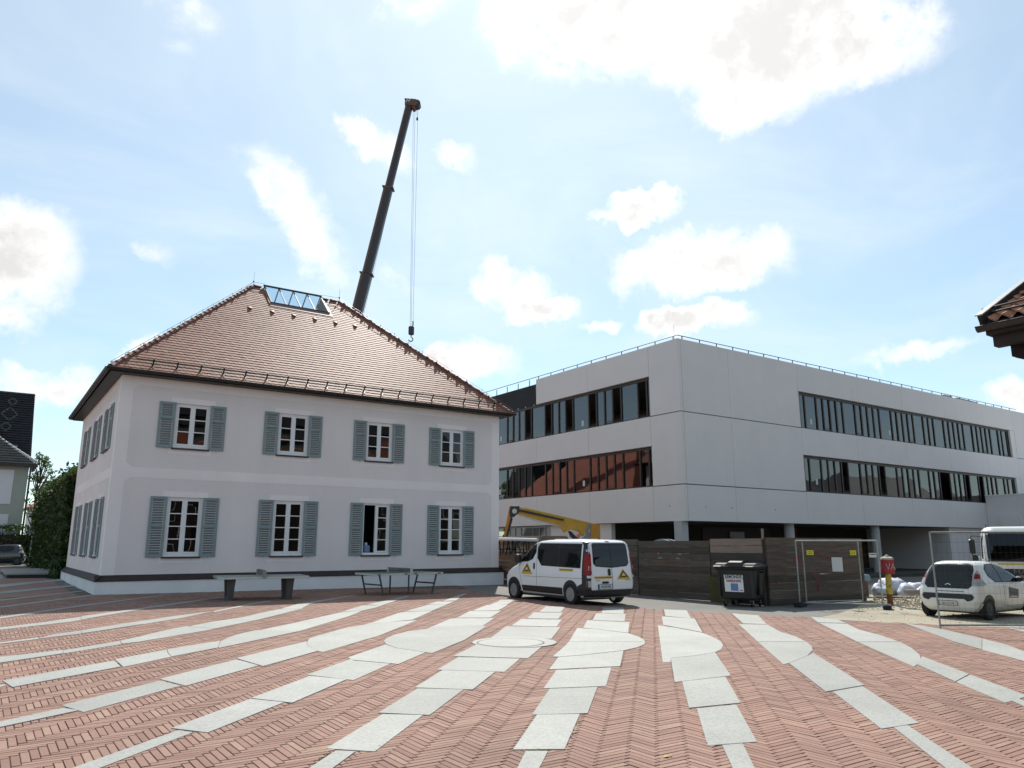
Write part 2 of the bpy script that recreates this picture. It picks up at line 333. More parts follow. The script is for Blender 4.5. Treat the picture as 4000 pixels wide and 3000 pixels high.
mat('bollard_yellow', (0.48, 0.36, 0.07), 0.7, 0.2, 8)
mat('bollard_red', (0.30, 0.03, 0.035), 0.7, 0.3, 8)
mat('bollard_rust', (0.17, 0.075, 0.035), 0.85, 0.3, 10)
mat('stone', [(0.40, 0.35, 0.27), (0.50, 0.45, 0.36), (0.32, 0.27, 0.2)], 0.95, 0.3, 6)
mat('bag', (0.46, 0.48, 0.54), 0.6, 0.12, 5)
mat('tarp_blue', (0.20, 0.32, 0.36), 0.6, 0.15, 5)
mat('slate', [(0.022, 0.022, 0.028), (0.03, 0.03, 0.037), (0.04, 0.04, 0.047)], 0.6, 0.25, 2)
mat('slate_pale', (0.07, 0.085, 0.075), 0.6, 0.2, 2)
mat('slate_grey', [(0.10, 0.10, 0.095), (0.16, 0.155, 0.15)], 0.6, 0.25, 2)
mat('wall_green', (0.37, 0.40, 0.335), 0.9, 0.07, 0.6)
mat('wall_white', (0.70, 0.69, 0.70), 0.9, 0.05, 0.6)
mat('red_brick_wall', (0.33, 0.09, 0.05), 0.9, 0.2, 0.5)
mat('red_roof', (0.33, 0.10, 0.06), 0.8, 0.2, 0.5)
mat('timber_dark', (0.030, 0.020, 0.016), 0.8, 0.3, 4)
mat('pantile', [(0.25, 0.10, 0.06), (0.34, 0.155, 0.09), (0.40, 0.22, 0.12)], 0.75, 0.25, 8)
mat('table_concrete', (0.27, 0.262, 0.25), 0.75, 0.12, 2, 0.3, 80)
mat('table_leg', (0.085, 0.078, 0.07), 0.85, 0.2, 3)
mat('table_green', (0.085, 0.125, 0.105), 0.5, 0.08, 3)
mat('table_edge', (0.52, 0.53, 0.50), 0.6, 0.1, 6)
mat('bark', (0.10, 0.075, 0.055), 0.95, 0.3, 8)
LEAFC = lambda a, b, c: [a, b, c]
def leaf_mat(name, cols):
    m = mat(name, cols, 0.55, 0.2, 2.0, spec=0.35); nt = m.node_tree; b = [n for n in nt.nodes if n.type == 'BSDF_PRINCIPLED'][0]
    out = [n for n in nt.nodes if n.type == 'OUTPUT_MATERIAL'][0]; tr = nt.nodes.new('ShaderNodeBsdfTranslucent'); mx = nt.nodes.new('ShaderNodeMixShader'); mx.inputs[0].default_value = 0.35
    src = b.inputs['Base Color'].links[0].from_socket; nt.links.new(src, tr.inputs[0]); nt.links.new(b.outputs[0], mx.inputs[1]); nt.links.new(tr.outputs[0], mx.inputs[2]); nt.links.new(mx.outputs[0], out.inputs[0]); return m
leaf_mat('leaf_ivy', [(0.022, 0.042, 0.010), (0.035, 0.062, 0.014), (0.055, 0.085, 0.02)])
leaf_mat('leaf_tree', [(0.028, 0.055, 0.014), (0.045, 0.085, 0.02), (0.075, 0.12, 0.03)])
leaf_mat('leaf_birch', [(0.06, 0.10, 0.03), (0.09, 0.14, 0.045), (0.12, 0.17, 0.06)])
leaf_mat('leaf_hedge', [(0.035, 0.065, 0.012), (0.05, 0.09, 0.016), (0.085, 0.12, 0.03)])
glass('pane_house', (0.5, 0.5, 0.5), 0.9, 1.62); glass('pane_office', (0.36, 0.39, 0.38), 0.95, 2.1); glass('pane_vehicle', (0.22, 0.25, 0.25), 0.9, 1.55); glass('pane_roof', (0.75, 0.86, 0.92), 0.9, 1.45)
mat('hood_white', (0.42, 0.30, 0.28), 0.8, 0.4, 9)
mat('label_white', (0.82, 0.82, 0.82), 0.6, 0.02, 5)
mat('olive_board', (0.075, 0.068, 0.018), 0.85, 0.25, 4)
mat('leaf_yellow', (0.35, 0.36, 0.06), 0.7, 0.2, 30)
mat('porch_floor', (0.05, 0.048, 0.044), 0.9, 0.2, 1)  # porch ground, darkened so the colour carries the recess's shade
# ------------------------------------------------------------------ ground
def ground_sheet():
    ls = [-1500, -60, -20, 20, 60, 1500]; ds = [-600, -40, 0, 40, 120, 2500]
    vs = []; fs = []
    for l in ls:
        for d in ds:
            p = RT * l + FW * d; vs.append((p.x, p.y, SLOPE * max(-60, min(60, l))))
    n = len(ds)
    for i in range(len(ls) - 1):
        for j in range(n - 1): fs.append((i * n + j, i * n + j + 1, (i + 1) * n + j + 1, (i + 1) * n + j))
    return MB().add(vs, fs).build('asphalt_ground', 'asphalt', kind='structure')
ground_sheet()

TILT = Matrix(((1, 0, 0, 0), (0, 1, 0, 0), (SLOPE * RT.x, SLOPE * RT.y, 1, 0), (0, 0, 0, 1)))     # lifts flat pieces onto the falling ground
# kerb line between brick plaza and asphalt, then round the outside
PLAZA = [(17.33, 28.9), (15.53, 24.97), (15.05, 21.73), (15.35, 17.53), (15.99, 16.37), (16.35, 14.96), (16.98, 14.17), (17.29, 13.16), (18.0, 12.3), (17.7, 11.2), (18.6, 10.26), (18.93, 9.41), (19.64, 8.07),
         (24, 0), (27, -14), (-30, -22), (-45, 20), (-45, 62), (2.9, 62), (2.9, 33), (17.33, 33)]
plaza = thing('plaza', 'x', 'x'); del plaza['label']; del plaza['category']; plaza['kind'] = 'structure'
MB().quad(*[TILT @ Vector((x, y, 0.015)) for x, y in PLAZA]).build('mortar_bed', 'joint_sand', plaza)

def GP(px, py):                   # point of the tilted ground under a photo position (survey of the paving)
    F = FW * math.cos(PITCH) + Vector((0, 0, math.sin(PITCH))); U = -FW * math.sin(PITCH) + Vector((0, 0, math.cos(PITCH)))
    d = F + RT * ((px - 2000) / 2950.0) + U * ((1500 - py) / 2950.0); n = Vector((-SLOPE * RT.x, -SLOPE * RT.y, 1))
    t = (0.02 - EYE) / d.dot(n); return (d.x * t, d.y * t)
K1, K2 = 800 / 2212.0, 1000 / 2212.0
FR = {'A': (0, 2350, K1), 'B': (700, 2350, K1), 'C': (1400, 2350, K1), 'D': (2100, 2350, K1), 'E': (2800, 2350, K1), 'P': (0, 2250, K2), 'Q': (1000, 2250, K2), 'S': (2000, 2250, K2), 'T': (3000, 2250, K2), 'U': (1900, 1900, K1), 'V': (0, 1750, K2)}
SURVEY = """
P -120 221 720 126 720 134 -120 231|P -120 282 800 164 800 172 -120 292|P -120 376 700 255 1420 165 1420 171 700 266 -120 392
P -120 464 400 400 700 354 700 382 600 400 -120 483|P 700 352 1250 275 1250 288 860 352 700 382|P 1250 275 1900 184 1900 191 1250 287
P -120 592 330 535 340 547 -120 606|P 320 548 480 505 700 475 700 503 480 528|P 700 475 1090 412 1240 420 700 502|P 1090 412 1500 350 1845 305 1600 360 1240 420|P 1840 307 2212 234 2340 214 2344 219 2212 243 1850 316
A -200 628 690 530 680 568 -200 698|A 690 530 1300 430 1310 465 680 568|A 1300 428 1500 385 1700 335 1900 290 2060 265;B 90 277 390 297;A 2212 321 1500 440 1310 462
B 90 277 330 228 690 175 880 127 1170 123 860 200 390 297|B 880 127 1060 90 1190 75 1345 75 1150 125|Q 210 287 370 243 475 240 395 282|Q 370 243 560 212 640 208 480 243|Q 560 212 850 164 875 167 620 213
A -260 965 40 902 60 914 0 935 -260 995|A 20 864 1232 645 1310 710 130 936|A 1240 630 1800 522 1812 560 1850 602 1330 713|A 1803 522;B 0 500 452 428 428 462 422 503;A 1850 601 1815 560
B 425 510 422 480 455 432 520 400 600 370 700 342 830 315 910 312 1285 328|B 890 310 1300 222 1740 120 1975 103 1830 163 1285 327|B 1740 118 1980 45 2200 42 2140 65 1975 103|Q 950 251 1045 232 1165 232 1090 256|Q 1045 230 1140 212 1220 212 1165 231|Q 1140 211 1300 172 1330 177 1220 212
A -300 1376 680 1160 850 1187 -300 1434|A 655 1130 1730 860 1955 915 900 1205|A 1720 845;B 620 632 860 697;A 2005 920|B 612 620 1375 435 1380 470 1420 500 1500 540 905 707
B 1375 450 1400 405 1470 380 1640 332 1780 292;C 50 255 150 236 640 203 210 378 60 420;B 1550 552 1500 540 1420 500 1382 470|C 60 253 150 230 430 127 500 115 800 105 585 200|C 490 113 760 36 965 33 795 104|C 755 32 850 3 1040 0 960 31|Q 1610 220 1690 192 1765 190 1725 214|Q 1690 191 1785 155 1830 155 1742 192
P 300 1785 1540 1340 1672 1357 560 1785|A 1845 1380;B 770 1060 1135 1097 305 1428|B 770 1055 1415 812 1810 850 1220 1105|B 1375 797 1870 620;C -60 642 350 677;B 1880 857|B 1815 612;C 290 470 420 510 725 557 430 683 350 675 -60 638
C 272 435 300 400 390 362 540 325 740 300 800 270 1390 270 1150 420 800 565 725 557 420 510 300 470|C 800 270 990 190 1050 183 1470 183 1340 268|C 1060 180 1200 108 1260 103 1545 103 1425 178|C 1235 102 1385 42 1440 38 1620 40 1510 100|C 1420 37 1500 4 1660 3 1600 37|U 120 1248 150 1228 300 1228 272 1250
Q 200 1845 690 1520 862 1527 430 1845|Q 600 1500 1095 1200 1445 1208 1025 1527|C 210 1212 640 946 1140 958 770 1237|C 605 940 905 750 1480 768 1235 962|C 845 743 1080 605 1745 622 1580 767|C 1018 597 1272 470 1400 490 1600 502 1850 500 1990 487 1832 620
C 1420 403 1595 272;D 250 282 150 411;C 1850 395 1550 398|C 1650 265 1760 192;D 262 198 205 275|C 1820 187 1890 120;D 275 122 222 192|D 15 117 90 55 300 62 252 118
S -30 1819 120 1520 312 1520 160 1819|S 5 1512 215 1207 588 1200 455 1507|S 170 1210 325 983 740 967 655 1197|D 60 947 200 748 800 716 740 920|D 118 742 222 607 480 587 930 537 895 706
D 160 603 290 490 335 441 1165 441 1160 467 1080 502 930 535 480 585 230 605|D 335 438 425 290 600 298 980 346 1100 387 1150 418 1165 438|D 490 288 537 205 995 228 980 344 600 298|D 595 205 630 130 955 137 940 222|D 690 126 710 68 930 70 930 134
D 1365 88 1610 98 1658 186 1380 160|D 1340 164 1700 190 1782 338 1500 284 1355 258|D 1297 258 1500 287 1780 341 1900 388 1980 435 2005 475 1985 520 1920 553 1700 590 1437 614 1435 660 1350 665|D 1437 616 1700 593 1920 555 2090 808 1480 880|D 1560 873 2030 820 2195 1105 1635 1162|S 1595 1150 1940 1117 2120 1442 1690 1475|S 1815 1470 1995 1456 2170 1819 1985 1840
E 160 132 445 153 540 250 285 243|E 235 247 545 252 690 332 840 375 965 437 440 437|E 440 440 970 440 1030 490 1038 530 980 590 780 672 720 688|E 782 674 985 590 1042 561 1600 912 1180 985|E 1250 977 1572 920 2190 1320 1780 1385|T 1085 1315 1205 1297 1990 1819 1740 1830
E 1015 168 1310 200 1400 238 1095 232|E 1105 234 1400 241 1530 305 1760 365 1975 438 1520 439|E 1520 442 1980 442 2110 510 2190 580 2205 620 2190 670 2130 712|T 1290 770 1332 700 1740 855 1620 920|T 1623 921 1745 856 2212 1030 2250 1045 2050 1103|T 2110 1085 2165 1065 2500 1215 2500 1275
T 1180 412 1520 465 1850 545 1850 640 1600 570|T 1850 545 2060 595 2300 690 2400 760 2400 790 1850 641|T 2085 455 2212 465 2500 510 2500 545 2085 459
P -120 87 330 45 330 62 -120 118|P 332 45 540 25 575 42 332 62|P -120 148 620 78 645 93 -120 170
V -100 1066 60 1054 60 1068 -100 1086|V -100 1105 110 1086 90 1128 -100 1142
"""
SLABS = []
for line in SURVEY.strip().splitlines():
    for item in line.split('|'):
        pts = []
        for seg in item.split(';'):
            w = seg.split(); ox, oy, k = FR[w[0]]; c = list(map(float, w[1:]))
            for i in range(0, len(c), 2): pts.append(GP(ox + c[i] * k, oy + c[i + 1] * k))
        SLABS.append(pts)
def area2(p): return sum(p[i][0] * p[(i + 1) % len(p)][1] - p[(i + 1) % len(p)][0] * p[i][1] for i in range(len(p)))
for i, pts in enumerate(SLABS):
    if area2(pts) < 0: pts.reverse()
    c = np.mean(pts, axis=0); mb = MB(); zt = 0.030 + 0.002 * (i % 3)
    sh = lambda f, z: [TILT @ Vector((c[0] + (p[0] - c[0]) * f, c[1] + (p[1] - c[1]) * f, z)) for p in pts]
    mb.loft([sh(.995, 0.006), sh(.995, zt - 0.003), sh(0.992, zt)], a=random.random()); mb.build('paving_slab', 'granite', plaza)
# round drain cover in the middle stripe
cx, cy = GP(1400 + 1685 * K1, 2350 + 445 * K1)
rad = (Vector(GP(1400 + 2140 * K1, 2350 + 447 * K1)) - Vector(GP(1400 + 1230 * K1, 2350 + 443 * K1))).length / 2
dr = MB().lathe([(rad, .006), (rad, .036), (rad - .01, .038)], (cx, cy, gz(cx, cy)), 40, a=.4).build('drain_surround', 'granite', plaza)
MB().lathe([(rad * .80, .0), (rad * .80, .0392), (rad * .77, .0392), (rad * .77, .036)], (cx - .12, cy - .05, gz(cx, cy)), 40).build('drain_ring', 'joint_sand', dr)
MB().lathe([(rad * .755, .0), (rad * .755, .041), (rad * .74, .042)], (cx - .12, cy - .05, gz(cx, cy)), 40, a=.6).build('drain_lid', 'granite', dr)

# herringbone clinker: long bricks laid along the building axes
BW = 0.0715; BN = 5; GAP = 0.0065
def inpoly(x, y, poly):
    ins = np.zeros(len(x), bool); n = len(poly)
    for i in range(n):
        (x0, y0), (x1, y1) = poly[i], poly[(i + 1) % n]
        if y0 == y1: continue
        c = ((y0 > y) != (y1 > y)) & (x < (x1 - x0) * (y - y0) / (y1 - y0) + x0); ins ^= c
    return ins
def bricks():
    a = np.arange(-700, 900); b = np.arange(-120, 120)
    Ai, Bi = np.meshgrid(a, b); Ai = Ai.ravel(); Bi = Bi.ravel()
    ox = (Ai + BN * Bi) * BW; oy = (Ai - BN * Bi) * BW
    cx_ = np.concatenate([ox + BN * BW / 2, ox + BW / 2]); cy_ = np.concatenate([oy + BW / 2, oy + BW + BN * BW / 2]); ver = np.concatenate([np.zeros(len(ox), bool), np.ones(len(ox), bool)])
    z = SLOPE * (cx_ * RT.x + cy_ * RT.y); dep = cx_ * FW.x + cy_ * FW.y
    k = (dep > 1.5) & (dep < 31); cx_, cy_, ver, z, dep = cx_[k], cy_[k], ver[k], z[k], dep[k]
    u, v, w = proj(np.stack([cx_, cy_, z], 1)); k = (u > -420) & (u < 4420) & (v < 3500); cx_, cy_, ver, z, dep, u, v = cx_[k], cy_[k], ver[k], z[k], dep[k], u[k], v[k]
    k = inpoly(cx_, cy_, PLAZA[:13] + [(24, 0), (27, -14), (-30, -22), (-45, 20), (-45, 29.2), (17.3, 29.2)]); cx_, cy_, ver, z, dep, u, v = [q[k] for q in (cx_, cy_, ver, z, dep, u, v)]
    ok = np.ones(len(cx_), bool)
    for p in SLABS:                                                      # leave out what lies wholly under a slab
        hid = np.ones(len(cx_), bool)
        for s in (-0.47, 0, 0.47):
            hid &= inpoly(cx_ + np.where(ver, 0, s * BN * BW), cy_ + np.where(ver, s * BN * BW, 0), p)
        ok &= ~hid
    return [q[ok] for q in (cx_, cy_, ver, z, dep, u, v)]
bx, by, bv, bz, bd, bu, bvv = bricks()
vis = (bu > 20) & (bu < 3980) & (bvv < 2995)
under = np.zeros(len(bx), bool)
for p in SLABS: under |= inpoly(bx, by, p)
order = np.argsort(np.where(vis & ~under, bd, 1e9))[:300]
single = np.zeros(len(bx), bool); single[order] = True
BR_MESH = []
for i in range(10):
    h = (BN * BW - GAP) / 2; w = (BW - GAP) / 2; b = 0.004
    r = lambda e, z: [(-h + e, -w + e, z), (h - e, -w + e, z), (h - e, w - e, z), (-h + e, w - e, z)]
    mb = MB(); mb.add(r(0, 0) + r(0, .017) + r(b, .021), [(0, 1, 5, 4), (1, 2, 6, 5), (2, 3, 7, 6), (3, 0, 4, 7), (4, 5, 9, 8), (5, 6, 10, 9), (6, 7, 11, 10), (7, 4, 8, 11), (8, 9, 10, 11)], (i + .5) / 10); BR_MESH.append(mb.mesh('brick', 'brick'))
for i in order:
    link('brick', BR_MESH[random.randrange(10)], plaza, loc=(bx[i], by[i], bz[i] + 0.004 + random.uniform(-.0015, .0015)), rot=(random.uniform(-.006, .006), random.uniform(-.006, .006), (math.pi / 2 if bv[i] else 0) + random.uniform(-.008, .008)))
def brick_field():
    k = ~single; x, y, ver, z = bx[k], by[k], bv[k], bz[k]; n = len(x)
    hx = np.where(ver, BW, BN * BW) / 2 - GAP / 2; hy = np.where(ver, BN * BW, BW) / 2 - GAP / 2; zt = z + .0235 + rng.uniform(-.0018, .0018, n); e = 0.0025
    V = np.zeros((n, 8, 3)); tx = rng.uniform(-.006, .006, n); ty = rng.uniform(-.006, .006, n)
    for j, (sx, sy) in enumerate(((-1, -1), (1, -1), (1, 1), (-1, 1))):
        V[:, j] = np.stack([x + sx * hx, y + sy * hy, z + .003], 1); V[:, 4 + j] = np.stack([x + sx * (hx - e), y + sy * (hy - e), zt + sx * hx * tx + sy * hy * ty], 1)
    base = (np.arange(n) * 8)[:, None, None]; F_ = (base + np.array([[4, 5, 6, 7], [0, 1, 5, 4], [1, 2, 6, 5], [2, 3, 7, 6], [3, 0, 4, 7]])[None]).reshape(-1, 4)
    me = np_mesh('brick_field', V.reshape(-1, 3), F_, 'brick', np.repeat(rng.random(n) * .9 + .05, 5)); link('brick_field', me, plaza, kind='stuff'); return n
print('bricks', brick_field(), 'slabs', len(SLABS))
# far paving left of the house, too small to see its bricks: one flat course
MB().quad(*[TILT @ Vector((x, y, 0.022)) for x, y in ((-40, 29.2), (2.88, 29.2), (2.88, 60), (-40, 60))], a=.6).build('far_paving', 'brick', plaza)
# moss and weeds in the joints of the near slabs
def moss():
    mb = MB()
    for (o, pts, n) in (('S', ((120, 1512), (460, 1507), (588, 1205)), 70), ('Q', ((640, 1540), (500, 1650), (690, 1519), (560, 1600)), 60), ('Q', ((1015, 1527), (1120, 1440)), 16), ('S', ((1690, 1478), (1600, 1160)), 14), ('T', ((980, 1330), (520, 1010)), 10)):
        ox, oy, k = FR[o]
        for i in range(n):
            a = random.randrange(len(pts) - 1); t = random.random(); p = [pts[a][j] * (1 - t) + pts[a + 1][j] * t for j in (0, 1)]
            g = GP(ox + p[0] * k, oy + p[1] * k); g = (g[0] + random.gauss(0, .015), g[1] + random.gauss(0, .015)); s = random.uniform(.005, .016); z = gz(*g) + .02
            mb.lathe([(s, 0), (s * .8, s * .5), (s * .2, s * .9)], (g[0], g[1], z), 5)
    o = mb.build('moss', 'moss', kind='stuff'); tag(o, 'green moss and weeds growing along joints of the pale paving slabs', 'moss')
moss()
# ------------------------------------------------------------------ white house
HX, HY, HL, HW = 3.54, 29.45, 16.1, 12.33
house = thing('white_house', 'white two-storey house with green shutters and red tiled hip roof', 'house', (HX, HY, 0))
WU = [2.47, 6.27, 9.99, 13.55]; WLOW = (1.36, 3.45); WUP = (5.22, 6.87); WW = 1.2
SIDE_V = [2.4, 5.85, 9.5]
def house_walls():
    mb = MB(); Z0, Z1 = 0.62, 7.78
    hf = [(u - WW / 2, u + WW / 2, z[0] - Z0, z[1] - Z0) for u in WU for z in (WLOW, WUP)]
    wall_grid(mb, (0, 0, Z0), (1, 0, 0), (0, 0, 1), (0, -1, 0), HL, Z1 - Z0, 0.38, hf)
    hs = [(HW - v - WW / 2, HW - v + WW / 2, z[0] - Z0, z[1] - Z0) for v in SIDE_V for z in (WLOW, WUP)]
    wall_grid(mb, (0, HW, Z0), (0, -1, 0), (0, 0, 1), (-1, 0, 0), HW, Z1 - Z0, 0.38, hs)
    hr = [(v - WW / 2, v + WW / 2, z[0] - Z0, z[1] - Z0) for v in SIDE_V for z in (WLOW, WUP)]
    wall_grid(mb, (HL, 0, Z0), (0, 1, 0), (0, 0, 1), (1, 0, 0), HW, Z1 - Z0, 0.38, hr)
    wall_grid(mb, (HL, HW, Z0), (-1, 0, 0), (0, 0, 1), (0, 1, 0), HL, Z1 - Z0, 0.38, [(HL - u - WW / 2, HL - u + WW / 2, z[0] - Z0, z[1] - Z0) for u in WU for z in (WLOW, WUP)])
    mb.build('wall', 'plaster', house)
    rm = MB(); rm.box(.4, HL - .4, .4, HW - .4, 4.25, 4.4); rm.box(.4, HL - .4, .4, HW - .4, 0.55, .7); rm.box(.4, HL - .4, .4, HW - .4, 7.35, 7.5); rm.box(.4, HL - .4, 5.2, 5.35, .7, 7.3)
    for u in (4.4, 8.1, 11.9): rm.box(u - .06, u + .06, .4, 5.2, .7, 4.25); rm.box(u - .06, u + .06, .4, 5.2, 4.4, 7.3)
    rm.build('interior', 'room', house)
house_walls()
def house_trim():
    T = .006
    # flush plaster bands, a touch whiter than the fields: corner strips, floor band with cut corners, frieze, window surrounds
    mb = MB()
    def strip(u0, u1, z0, z1): mb.box(u0, u1, -T, .02, z0, z1)
    strip(-T, .40, .76, 7.78); strip(HL - .40, HL + T, .76, 7.78)
    mb.loft([[(.40, -T - .0015, 3.92), (.62, -T - .0015, 4.09), (HL - .62, -T - .0015, 4.09), (HL - .40, -T - .0015, 3.92), (HL - .40, -T - .0015, 4.62), (HL - .62, -T - .0015, 4.45), (.62, -T - .0015, 4.45), (.40, -T - .0015, 4.62)],
             [(.40, .02, 3.92), (.62, .02, 4.09), (HL - .62, .02, 4.09), (HL - .40, .02, 3.92), (HL - .40, .02, 4.62), (HL - .62, .02, 4.45), (.62, .02, 4.45), (.40, .02, 4.62)]])
    mb.loft([[(.40, -T - .0015, 7.24), (.56, -T - .0015, 7.40), (HL - .56, -T - .0015, 7.40), (HL - .40, -T - .0015, 7.24), (HL - .40, -T - .0015, 7.78), (.40, -T - .0015, 7.78)],
             [(.40, .02, 7.24), (.56, .02, 7.40), (HL - .56, .02, 7.40), (HL - .40, .02, 7.24), (HL - .40, .02, 7.78), (.40, .02, 7.78)]])
    for u in WU:
        for z in (WLOW, WUP):
            a, b = u - WW / 2, u + WW / 2
            strip(a - .17, b + .17, z[1], z[1] + .20); strip(a - .13, a, z[0] - .22, z[1]); strip(b, b + .13, z[0] - .22, z[1]); strip(a, b, z[0] - .22, z[0])
    mb.build('plaster_band', 'plaster_trim', house)
    sb = MB()
    def ss(v0, v1, z0, z1): sb.box(-T, .02, v0, v1, z0, z1)
    ss(.01, .42, .76, 7.78); ss(HW - .42, HW, .76, 7.78); ss(.42, HW - .42, 4.08, 4.44); ss(.42, HW - .42, 7.38, 7.78)
    for v in SIDE_V:
        for z in (WLOW, WUP):
            a, b = v - WW / 2, v + WW / 2; ss(a - .15, b + .15, z[1], z[1] + .18); ss(a - .12, a, z[0] - .2, z[1]); ss(b, b + .12, z[0] - .2, z[1]); ss(a, b, z[0] - .2, z[0])
    sb.build('plaster_band', 'plaster_trim', house)
    # plinth with a tiled ledge
    o = .17; pb = MB(); pb.box(-o, HL + o, -o, HW + o, -.35, .56); pb.build('plinth', 'plinth_white', house)
    led = MB()
    for (p, q) in (((-o - .03, -o - .03), (HL + o + .03, -o - .03)), ((HL + o + .03, -o - .03), (HL + o + .03, HW + o)), ((-o - .03, HW + o), (-o - .03, -o - .03))):
        p = Vector((*p, 0)); q = Vector((*q, 0)); d = (q - p).normalized(); n = Vector((d.y, -d.x, 0)); L_ = (q - p).length
        i = -n * (o + .025)
        a0, b0 = p, q
        led.add([p + Vector((0, 0, .56)), q + Vector((0, 0, .56)), q + i + Vector((0, 0, .74)) + d * -0.0, p + i + Vector((0, 0, .74)), p + Vector((0, 0, .59)), q + Vector((0, 0, .59)), q + i + Vector((0, 0, .765)), p + i + Vector((0, 0, .765))],
                [(0, 1, 2, 3), (4, 5, 6, 7), (0, 1, 5, 4), (1, 2, 6, 5), (3, 0, 4, 7)])
    led.build('plinth_ledge', 'ledge_tile', house)
house_trim()
# windows: frame mesh, each with panes, sill
SLAT = MB().box(-.178, .178, -.007, .007, -.034, .034, Matrix.Rotation(R(38), 4, 'X')).mesh('slat', 'shutter')
SLAT_L = MB().box(-.178, .178, -.006, .006, -.022, .022, Matrix.Rotation(R(38), 4, 'X')).mesh('slat', 'shutter')
SILL = MB().bbox(-.66, .66, -.09, .10, -.055, 0, .008).mesh('sill', 'sill_dark')
def win_frame(h, rows, open_left=False):
    mb = MB(); w = WW / 2; f = .07
    mb.box(-w, w, .05, .13, h - f, h); mb.box(-w, w, .05, .13, 0, .09); mb.box(-w, -w + f, .05, .13, .09, h - f); mb.box(w - f, w, .05, .13, .09, h - f); mb.box(-.035, .035, .045, .13, .09, h - f)
    mb.box(-w, w, .0, .05, .0, .05)
    rest = []
    for s in (-1, 1):
        if s < 0 and open_left: continue
        a, b = (-w + f, -.035) if s < 0 else (.035, w - f)
        e = .052; mb.box(a, a + e, .04, .1, .095, h - f - .005); mb.box(b - e, b, .04, .1, .095, h - f - .005); mb.box(a + e, b - e, .04, .1, .095, .165); mb.box(a + e, b - e, .04, .1, h - f - .06, h - f - .005)
        hh = (h - f - .06 - .165) / rows
        for r in range(1, rows): mb.box(a + e, b - e, .05, .085, .165 + r * hh - .017, .165 + r * hh + .017)
        for r in range(rows): rest.append(((a + e + b - e) / 2, .07, .165 + (r + .5) * hh, (b - a - 2 * e), hh))
    return mb.mesh('window', 'frame_white'), rest
PANE = MB().quad((-.5, 0, -.5), (.5, 0, -.5), (.5, 0, .5), (-.5, 0, .5)).mesh('pane', 'pane_house')
FRM = {('low', 0): win_frame(WLOW[1] - WLOW[0], 4), ('low', 1): win_frame(WLOW[1] - WLOW[0], 4, True), ('up', 0): win_frame(WUP[1] - WUP[0], 3)}
def shutter_mesh(h):
    mb = MB(); w, s = .28, .075
    mb.box(-w, -w + s, -.022, .022, 0, h); mb.box(w - s, w, -.022, .022, 0, h); mb.box(-w + s, w - s, -.02, .02, 0, .10); mb.box(-w + s, w - s, -.02, .02, h - .085, h); m = h * (.52 if h > 1.8 else .665)
    mb.box(-w + s, w - s, -.02, .02, m - .05, m + .05)
    mb.box(-.02, .02, -.05, -.02, -.03, .02)
    return mb.mesh('shutter', 'shutter'), [(.10, m - .05), (m + .05, h - .085)]
SH = {'low': shutter_mesh(WLOW[1] - WLOW[0] + .02), 'up': shutter_mesh(WUP[1] - WUP[0] + .02)}
def add_window(kind, loc, rz, op=0, slats=True):
    me, panes = FRM[(kind, op)]; M = Matrix.Translation(loc) @ Matrix.Rotation(rz, 4, 'Z')
    w = link('window', me, house, loc=loc, rot=(0, 0, rz))
    for x, y, z, sx, sz in panes: link('pane', PANE, w, loc=(x, y, z), rot=(random.uniform(-.01, .01), 0, random.uniform(-.012, .012)), sc=(sx, 1, sz))
    link('sill', SILL, w, loc=(0, 0, 0))
    if op:
        lf = MB(); h = WLOW[1] - WLOW[0]; MM = Matrix.Translation((-.53, .13, .09)) @ Matrix.Rotation(R(78), 4, 'Z')
        lf.box(0, .05, 0, .05, 0, h - .17, MM); lf.box(.43, .48, 0, .05, 0, h - .17, MM); lf.box(.05, .43, 0, .05, 0, .07, MM); lf.box(.05, .43, 0, .05, h - .24, h - .17, MM); lf.build('open_sash', 'frame_white', w)
    sm, zones = SH[kind]
    for s in (-1, 1):
        p = M @ Vector((s * (WW / 2 + .29), -.032, -.01))
        sh = link('shutter', sm, house, loc=p, rot=(0, 0, rz + s * random.uniform(.0, .03)))
        if slats:
            for a, b in zones:
                n = max(3, round((b - a) / .088))
                for i in range(n): link('slat', SLAT, sh, loc=(0, 0, a + (b - a) * (i + .5) / n))
        else:
            g = MB()
            for a, b in zones:
                n = max(3, round((b - a) / .075))
                for i in range(n): g.box(-.205, .205, -.006, .006, -.022, .022, Matrix.Translation((0, 0, a + (b - a) * (i + .5) / n)) @ Matrix.Rotation(R(38), 4, 'X'))
            g.build('louvres', 'shutter', sh)
for i, u in enumerate(WU):
    add_window('low', (u, 0, WLOW[0]), 0, 1 if i == 2 else 0); add_window('up', (u, 0, WUP[0]), 0)
for v in SIDE_V:
    add_window('low', (0, v, WLOW[0]), -math.pi / 2, slats=False); add_window('up', (0, v, WUP[0]), -math.pi / 2, slats=False)
    add_window('low', (HL, v, WLOW[0]), math.pi / 2, slats=False); add_window('up', (HL, v, WUP[0]), math.pi / 2, slats=False)
# a blue canister on the sill inside the open window
can = thing('canister', 'blue plastic canister standing inside the open ground floor window', 'canister', (HX + WU[2] - .3, HY + .25, WLOW[0] + .09))
MB().bbox(-.12, .14, -.1, .1, 0, .30, .04).build('body', 'ink_blue', can); MB().lathe([(.05, .30), (.06, .31), (.06, .40), (.05, .41)], (-.02, 0, 0), 10).build('cap', 'paper', can)

